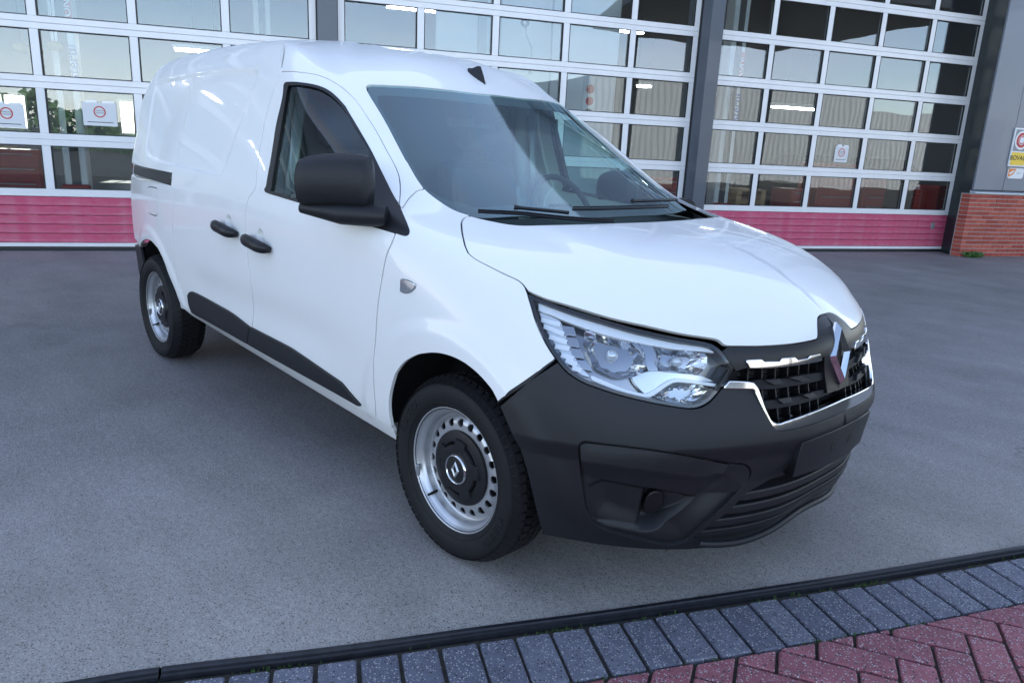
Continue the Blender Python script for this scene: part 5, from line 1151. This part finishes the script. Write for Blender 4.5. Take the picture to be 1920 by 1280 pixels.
def post(s, y, label, txt=True):
    t = bthing('car_lift_post', label, 'lift post', s, y, 0, 'white two post lift columns')
    MB().box(-.13, .13, -.12, .12, 0, 4.3, .015).build('column', M['white_steel'], t)
    MB().box(-.05, .05, -.135, -.121, .2, 3.9).build('slide_slot', M['dark_steel'], t)
    MB().box(-.22, .22, -.18, .18, 0, .02).build('foot_plate', M['dark_steel'], t)
    MB().box(-.16, .16, -.22, -.12, .25, .6, .02).build('carriage', M['red_steel'], t)
    if txt:
        lettering('stertil', .17, M['ink_blue'], t, (.085, -.1225, 2.05), (R_(90), R_(-90), 0), .003); 
        MB().box(.02, .125, -.1225, -.1205, 2.42, 2.85).build('badge', M['ink_red'], t); lettering('KONI', .12, M['white_steel'], t, (.075, -.1245, 2.63), (R_(90), R_(-90), 0), .002)
    return t
def cabinet(s, y, w_, h_, nd, label, m='red_steel'):
    t = bthing('tool_cabinet', label, 'tool cabinet', s, y, .006, 'red tool cabinets inside the right door')
    MB().box(0, w_, 0, .5, .09, h_, .01).build('cabinet_body', M[m], t); hh = (h_-.15)/nd
    for i in range(nd):
        d = MB().box(.02, w_-.02, -.018, -.001, 0, hh-.012, .004).build('drawer', M[m], t); d.location = (0, 0, .12+i*hh)
        MB().box(.08, w_-.08, -.034, -.019, hh-.04, hh-.026, .003).build('handle', M['grey_steel'], d)
    for x in (.08, w_-.08):
        for yy in (.08, .42): MB().lathe([(0, -.018), (.045, -.018), (.045, .018), (0, .018)], 14, c=(x, yy, .045)).build('castor', M['rubber'], t)
    return t
post(-3.50, 1.75, 'white car lift column with vertical lettering behind the left door')
post(5.62, 1.35, 'white car lift column with vertical lettering behind the right door')
post(-1.2, 4.4, 'white car lift column in shade behind the column gap', False)
cabinet(6.93, 1.25, .42, .84, 5, 'narrow low red tool cabinet left of the tall one')
cabinet(7.42, 1.2, .82, 1.28, 7, 'tall wide red tool cabinet inside the right door')
cabinet(8.38, 1.2, .46, 1.14, 6, 'narrow red tool cabinet right of the tall one')
cabinet(10.02, 1.2, .5, .98, 5, 'red tool cabinet near the right door jamb')
cabinet(4.28, 1.3, .7, .95, 5, 'red tool cabinet inside the middle door at its right edge')
pt = bthing('white_partition', 'white partition wall inside the middle door', 'partition', 1.15, 2.1)
for i in range(3): MB().box(i*.97, i*.97+.955, 0, .06, .0, 4.6, .006).build('panel', M['wall_white'], pt)
MB().box(.62, .74, -.05, -.002, .0, 4.6).box(1.95, 2.01, -.06, -.002, 0, 4.6).build('pipe_duct', M['headliner'], pt)
hk = bthing('hose_arm', 'bent steel hose arm hanging on the white partition', 'hose arm', 2.40, 1.75, 2.45)
MB().tube([(-.02, 0, .55), (.0, 0, .42), (.09, 0, .25), (.09, 0, -.02), (.09, 0, -.10)], [.014, .014, .014, .014, .03], 8).build('arm', M['grey_steel'], hk)
MB().lathe([(.03, -.02), (.06, -.02), (.06, .02), (.03, .02)], 16, c=(-.03, 0, .58)).build('reel', M['dark_steel'], hk)
for s_ in (2.05, 2.85):
    rd = bthing('steel_pipe', 'thin upright steel pipe %s the bent hose arm' % ('left of' if s_ < 2.4 else 'right of'), 'pipe', s_, 1.9)
    MB().tube([(0, 0, .5), (0, 0, 4.4)], .018, 8).tube([(0, 0, 2.42), (.4 if s_ < 2.4 else -.4, 0, 2.42)], .012, 6).build('pipe', M['grey_steel'], rd)
ds = bthing('disc_board', 'white board with two red discs and a dark one behind the middle door', 'board', 3.05, 1.05, 1.62)
MB().box(0, .20, 0, .01, 0, .68).build('board', M['white_steel'], ds)
for z_, c_ in ((.52, 'ink_red'), (.36, 'ink_red'), (.2, 'dark_steel')): flat_ring(0, .058, y=-.004, cx=.1, cz=z_).build('disc', M[c_], ds)
for i_, (s_, z_) in enumerate(((-3.90, 2.12), (-3.76, 2.10), (-3.55, 2.17))):
    ls = bthing('hanging_shade', ('straw coloured hanging shade left of the lift column', 'straw coloured hanging shade in front of the lift column', 'straw coloured hanging shade right of the lift column')[i_], 'lamp shade', s_, 1.45, z_, 'straw shades hanging behind the left door')
    MB().lathe([(.02, .09), (.06, .08), (.085, .035), (.08, 0), (.05, -.015), (0, -.02)], 16, axis='z').build('shade', M['straw'], ls); MB().tube([(0, 0, .08), (0, 0, 1.6)], .004, 5).build('cord', M['dark_steel'], ls)
wb_ = bthing('work_bench', 'grey work bench with boxes along the workshop wall behind the left door', 'bench', -8.6, 6.0)
MB().box(0, 3.2, 0, .7, .84, .9, .01).build('bench_top', M['wood'], wb_)
for x in (.05, 1.55, 3.05): MB().box(x, x+.08, .05, .65, 0, .84).build('leg', M['dark_steel'], wb_)
for i_, (s_, y_, w_, h_, m_) in enumerate(((-5.6, 2.6, .5, .75, 'dark_steel'), (-4.9, 3.0, .7, .95, 'red_steel'), (-2.4, 2.4, .6, .8, 'dark_steel'), (.6, 3.2, .5, 1.0, 'grey_steel'))):
    cabinet(s_, y_, w_, h_, 4, ('dark drawer trolley behind the left door', 'red drawer trolley behind the left door', 'dark drawer trolley hidden beside the van tail', 'grey drawer trolley near the white partition')[i_], m_)
cr = bthing('wood_crates', 'stack of pale wooden pallets right of the right lift column', 'pallets', 5.95, 1.3)
for i_ in range(4): MB().box(0, .55, 0, .6, .02+i_*.2, .05+i_*.2).box(0, .09, 0, .6, .05+i_*.2, .19+i_*.2).box(.46, .55, 0, .6, .05+i_*.2, .19+i_*.2).box(0, .55, 0, .6, .19+i_*.2, .215+i_*.2).build('pallet', M['wood'], cr)
dcar = bthing('workshop_car', 'dark car standing deep in the workshop behind the right door', 'car', 8.6, 3.6)
MB().prism([(0, 0), (0, 1.7), (4.3, 1.7), (4.3, 0)], .28, .85, .1).build('body', M['gloss_black'], dcar); MB().prism([(.7, .1), (.7, 1.6), (3.6, 1.6), (3.6, .1)], .851, 1.42, .25).build('cabin', M['gloss_black'], dcar)
for x in (.8, 3.4): MB().lathe([(0, -.02), (.2, -.02), (.31, 0), (.31, .2), (0, .2)], 24, c=(x, 0, .31)).build('wheel', M['rubber'], dcar)
# ------------------------------------------------------------------ forecourt
strip_top = np.array([(-.42, -2.62), (-.117, -1.913), (-.033, -1.727), (.177, -1.336), (.348, -.994), (.528, -.641), (.741, -.204), (.949, .235), (1.226, .848)])
d0, d1 = strip_top[1]-strip_top[0], strip_top[-1]-strip_top[-2]; d0 = d0/np.linalg.norm(d0); d1 = d1/np.linalg.norm(d1)
line = curve(strip_top, step=.05); line = np.vstack([line[0]-d0*np.array([[30], [8], [3]]), line, line[-1]+d1*np.array([[1.5], [3], [8], [30]])])
tan = np.gradient(line, axis=0); tan /= np.linalg.norm(tan, axis=1, keepdims=True); nor = np.stack([tan[:, 1], -tan[:, 0]], 1)   # nor points towards the paving
off_ = lambda k: line+nor*k
cumL = np.concatenate([[0], np.cumsum(np.linalg.norm(np.diff(line, axis=0), axis=1))])
def along(l): return np.array([np.interp(l, cumL, line[:, i]) for i in (0, 1)]), (lambda q: q/np.linalg.norm(q))(np.array([np.interp(l, cumL, tan[:, i]) for i in (0, 1)]))
def sheet(name, poly, z, m, kind='structure'):
    bm = bmesh.new(); bm.faces.new([bm.verts.new((*p, z)) for p in poly]); bmesh.ops.triangulate(bm, faces=bm.faces[:]); bmesh.ops.recalc_face_normals(bm, faces=bm.faces)
    me = bpy.data.meshes.new(name); bm.to_mesh(me); bm.free()
    if me.polygons[0].normal.z < 0: me.flip_normals()
    o = link(name, me, m); o['kind'] = kind; return o
far_ = 160.
l0, l1 = line[0], line[-1]; dn = np.array([-nor[len(nor)//2][0], -nor[len(nor)//2][1]])
sheet('forecourt', np.vstack([line, [l1+dn*far_+d1*60], [l0+dn*far_-d0*60]]), 0., M['concrete'])
sheet('paving_bed', np.vstack([off_(.020), [l1-dn*far_+d1*60], [l0-dn*far_-d0*60]]), -.016, M['bed'])
ground = sheet('ground', [(-400, -400), (400, -400), (400, 400), (-400, 400)], -.30, M['concrete'])
# dark steel edge strip: two lengths butted end to end
def strip(a, b, label):
    q = MB(); k = [i for i in range(len(line)) if a <= cumL[i] <= b]; L_ = [along(a)]+[(line[i], tan[i]) for i in k]+[along(b)]
    prof = [(.0, .0), (.002, .005), (.006, .007), (.018, .007), (.021, .004), (.022, -.003), (.026, -.005), (.033, -.005), (.034, .000), (.036, .000), (.037, -.06), (.0, -.06)]
    v = []; n = len(prof)
    for p, t in L_:
        m_ = np.array([t[1], -t[0]]); v += [(p[0]+m_[0]*x, p[1]+m_[1]*x, z) for x, z in prof]
    q.add(v, [[i*n+j, i*n+(j+1) % n, (i+1)*n+(j+1) % n, (i+1)*n+j] for i in range(len(L_)-1) for j in range(n)]+[list(range(n)), [(len(L_)-1)*n+j for j in range(n)][::-1]])
    o = q.build('edge_strip', M['edge_steel'], None, 25); return tag(o, label, 'edge strip', 'dark steel edging lengths along the paving')
ibr = np.argmin(np.linalg.norm(line-np.array([-.02, -1.735]), axis=1)); lb = cumL[ibr]
strip(cumL[2], lb-.003, 'short dark steel edging length at the lower left picture corner')
strip(lb+.003, cumL[-3], 'long dark steel edging strip along the blue paver row')
pav = thing('brick_paving', 'block paving with a blue grey border row and pink herringbone field', 'paving', (.6, -.6, 0))
PO = np.array([.6, -.6])
npav = 0
# border row, one paver after the other along the strip
d_bl = math.radians(-29)
lc = lb-1.6
def paver(poly, m, name='paver', top=-.003):
    global npav
    P = np.asarray(poly); c = P.mean(0); o = MB().prism(P-c, -.07, 0, .004).build(name, m, pav)
    o.location = (c[0]-PO[0], c[1]-PO[1], top+rng.normal(0, .0012)); o.rotation_euler = (R_(rng.normal(0, .35)), R_(rng.normal(0, .35)), 0); npav += 1
def chip(P):
    """rounded, slightly worn corners"""
    P = np.asarray(P, float); out = []; n = len(P)
    for i in range(n):
        a = P[i-1]-P[i]; b = P[(i+1) % n]-P[i]; la, lb_ = np.linalg.norm(a), np.linalg.norm(b); k = min(.006+.004*rng.random(), la*.3, lb_*.3)
        out += [P[i]+a/la*k, P[i]+(a/la+b/lb_)*k*.22, P[i]+b/lb_*k]
    return np.array(out)
GAP0 = .058
while lc < lb+4.6:
    p, t = along(lc); m_ = np.array([t[1], -t[0]]); w_ = .0965
    q0 = p+m_*(GAP0+rng.normal(0, .002)); ax = t; ay = np.array([math.cos(d_bl+math.atan2(t[1], t[0])-R_(63)), math.sin(d_bl+math.atan2(t[1], t[0])-R_(63))])
    poly = [q0-ax*w_/2, q0+ax*w_/2, q0+ax*w_/2+ay*.2, q0-ax*w_/2+ay*.2]
    if -1.5 < lc-lb: paver(chip(poly), M['paver_blue'])
    lc += .1063+rng.normal(0, .0012)
# herringbone field beyond it, cut along the border
def clip(P, a, nrm_):
    out = []; n = len(P)
    for i in range(n):
        p, q = P[i], P[(i+1) % n]; dp, dq = (p-a)@nrm_, (q-a)@nrm_
        if dp >= 0: out.append(p)
        if (dp >= 0) != (dq >= 0): out.append(p+(q-p)*dp/(dp-dq))
    return np.array(out)
th = R_(27); e1 = np.array([math.cos(th), math.sin(th)]); e2 = np.array([-e1[1], e1[0]]); Lp, Wp, g_ = .2065, .1032, .0045
org = np.array([1.03, -.36])
cnt = 0
for i in range(-34, 35):
    for j in range(-16, 17):
        for kind in (0, 1):
            b0 = org+(e1*(i*Wp+j*2*Wp)+e2*(i*Wp-j*2*Wp))
            if kind == 0: cs_q = [(g_, g_), (Lp-g_, g_), (Lp-g_, Wp-g_), (g_, Wp-g_)]
            else: cs_q = [(g_, Wp+g_), (Wp-g_, Wp+g_), (Wp-g_, Wp+Lp-g_), (g_, Wp+Lp-g_)]
            P = np.array([b0+e1*x+e2*y for x, y in cs_q]); c = P.mean(0)
            k = np.argmin(np.linalg.norm(line-c, axis=1)); dist = (c-line[k])@nor[k]
            if dist < GAP0+.06 or dist > 1.15 or not (-1.3 < (cumL[k]-lb)): continue
            if cumL[k]-lb > 4.0: continue
            P = clip(P, line[k]+nor[k]*(GAP0+.2+.008), nor[k])
            if len(P) < 3: continue
            ar = .5*abs(np.sum(P[:, 0]*np.roll(P[:, 1], -1)-np.roll(P[:, 0], -1)*P[:, 1]))
            if ar < .00025: continue
            paver(chip(P), M['paver_pink'])
# moss in the joints
ms = MB()
for _ in range(900):
    l = lb+rng.uniform(-.4, 3.2); p, t = along(l); m_ = np.array([t[1], -t[0]])
    k = rng.choice([GAP0-.008, GAP0+.2+.005]); c = p+m_*(k+rng.normal(0, .004)); s = rng.uniform(.0015, .004)
    if math.sin(l*7.3)+math.sin(l*17.1+1) < rng.uniform(-.4, 1.6): continue
    for a in rng.uniform(0, 6.28, 3): ms.add([(c[0]-s*math.cos(a), c[1]-s*math.sin(a), -.012), (c[0]+s*math.cos(a), c[1]+s*math.sin(a), -.012), (c[0]+rng.normal(0, .002), c[1]+rng.normal(0, .002), -.004+rng.uniform(0, .007))], [[0, 1, 2]])
tag(ms.build('joint_moss', M['moss'], None), kind='stuff', label='green moss growing in the paver joints', cat='moss')
# weed at the foot of the plinth
wd = bthing('weed_plant', 'small green weed at the foot of the brick plinth', 'weed', BX+.16, -.60, 0)
lf = MB()
for i in range(90):
    a = rng.uniform(0, 6.28); r = rng.uniform(.02, .12); h_ = rng.uniform(.02, .10); p0 = Vector((rng.normal(0, .05), rng.normal(0, .02), 0)); d = Vector((math.cos(a), math.sin(a)*.5, 0)); sd_ = Vector((-d.y, d.x, 0))*rng.uniform(.010, .022)
    p1 = p0+d*r*.6+Vector((0, 0, h_)); p2 = p0+d*r*1.2+Vector((0, 0, h_*.7)); lf.add([p0, p1-sd_, p2, p1+sd_], [[0, 1, 2], [0, 2, 3]])
lf.build('leaves', M['leaf'], wd); MB().tube([(0, 0, 0), (.01, 0, .06)], .006, 5).build('stem', M['leaf'], wd)
# ------------------------------------------------------------------ across the yard (seen as reflections)
ob = bthing('opposite_hall', 'beige corrugated steel hall across the yard reflected in the doors', 'building', 13.5, -25., 0)
def corr(x0, x1, ztop, y, pitch=.32, dep=.07):
    mb = MB(); xs = np.arange(x0, x1, pitch/4); v = []; 
    for i, x in enumerate(xs): yy = y+(dep if i % 4 in (1, 2) else 0); v += [(x, yy, 0), (x, yy, ztop(x))]
    return mb.add(v, [[2*i, 2*i+1, 2*i+3, 2*i+2] for i in range(len(xs)-1)])
zt = lambda x: 4.75+.02*(7.2-abs(x-7.2)) if x < 14.4 else 4.75-.10*(x-14.4)
corr(0, 16.6, zt, 0).build('front_wall', M['beige'], ob)
corr(16.6, 26., lambda x: 4.05, -.4).build('front_wall', M['beige'], ob)
MB().box(.0, 26, -14, -13.9, 0, 4.0).box(0, .1, -13.9, -.1, 0, 4.7).box(25.9, 26, -13.9, -.5, 0, 4.0).box(0, 26, -13.9, -.45, 3.9, 4.0).build('shell', M['beige'], ob)
cn = bthing('canopy', 'dark flat canopy roof on posts beyond the right edge of the yard', 'canopy', 7.2, -6.5, 0)
MB().prism([(0, 0), (9.5, 0), (9.5, -9), (2.2, -9)], 5.15, 5.5).build('canopy_roof', M['dark_steel'], cn)
for x, y in ((3.4, -8.2), (8.9, -8.2), (8.9, -.6)): MB().box(x-.09, x+.09, y-.09, y+.09, 0, 5.14).build('post', M['dark_steel'], cn)
hg = MB()
nq = 24000; X = rng.uniform(-62, 62, nq); env = 2.5+.5*np.sin(X*.33)+.4*np.sin(X*.91+1)+.3*np.sin(X*2.3); Zq = env*(1-rng.random(nq)**1.6); Yq = rng.normal(0, 1.3, nq)
A = rng.normal(0, 1, (nq, 3)); A /= np.linalg.norm(A, axis=1, keepdims=True); B_ = np.cross(A, rng.normal(0, 1, (nq, 3))); B_ /= np.linalg.norm(B_, axis=1, keepdims=True); P_ = np.stack([X, Yq, Zq], 1); sz = rng.uniform(.12, .34, (nq, 1))
Vq = np.stack([P_-A*sz, P_+B_*sz*.7, P_+A*sz, P_-B_*sz*.7], 1).reshape(-1, 3); hg.add(Vq.tolist(), np.arange(nq*4).reshape(-1, 4).tolist())
hd_ = hg.build('hedge_row', M['leaf'], None); hd_.location = bw(-42, -46); hd_.rotation_euler = (0, 0, PSI); tag(hd_, 'far off row of green trees beyond the yard', 'hedge', kind='stuff')
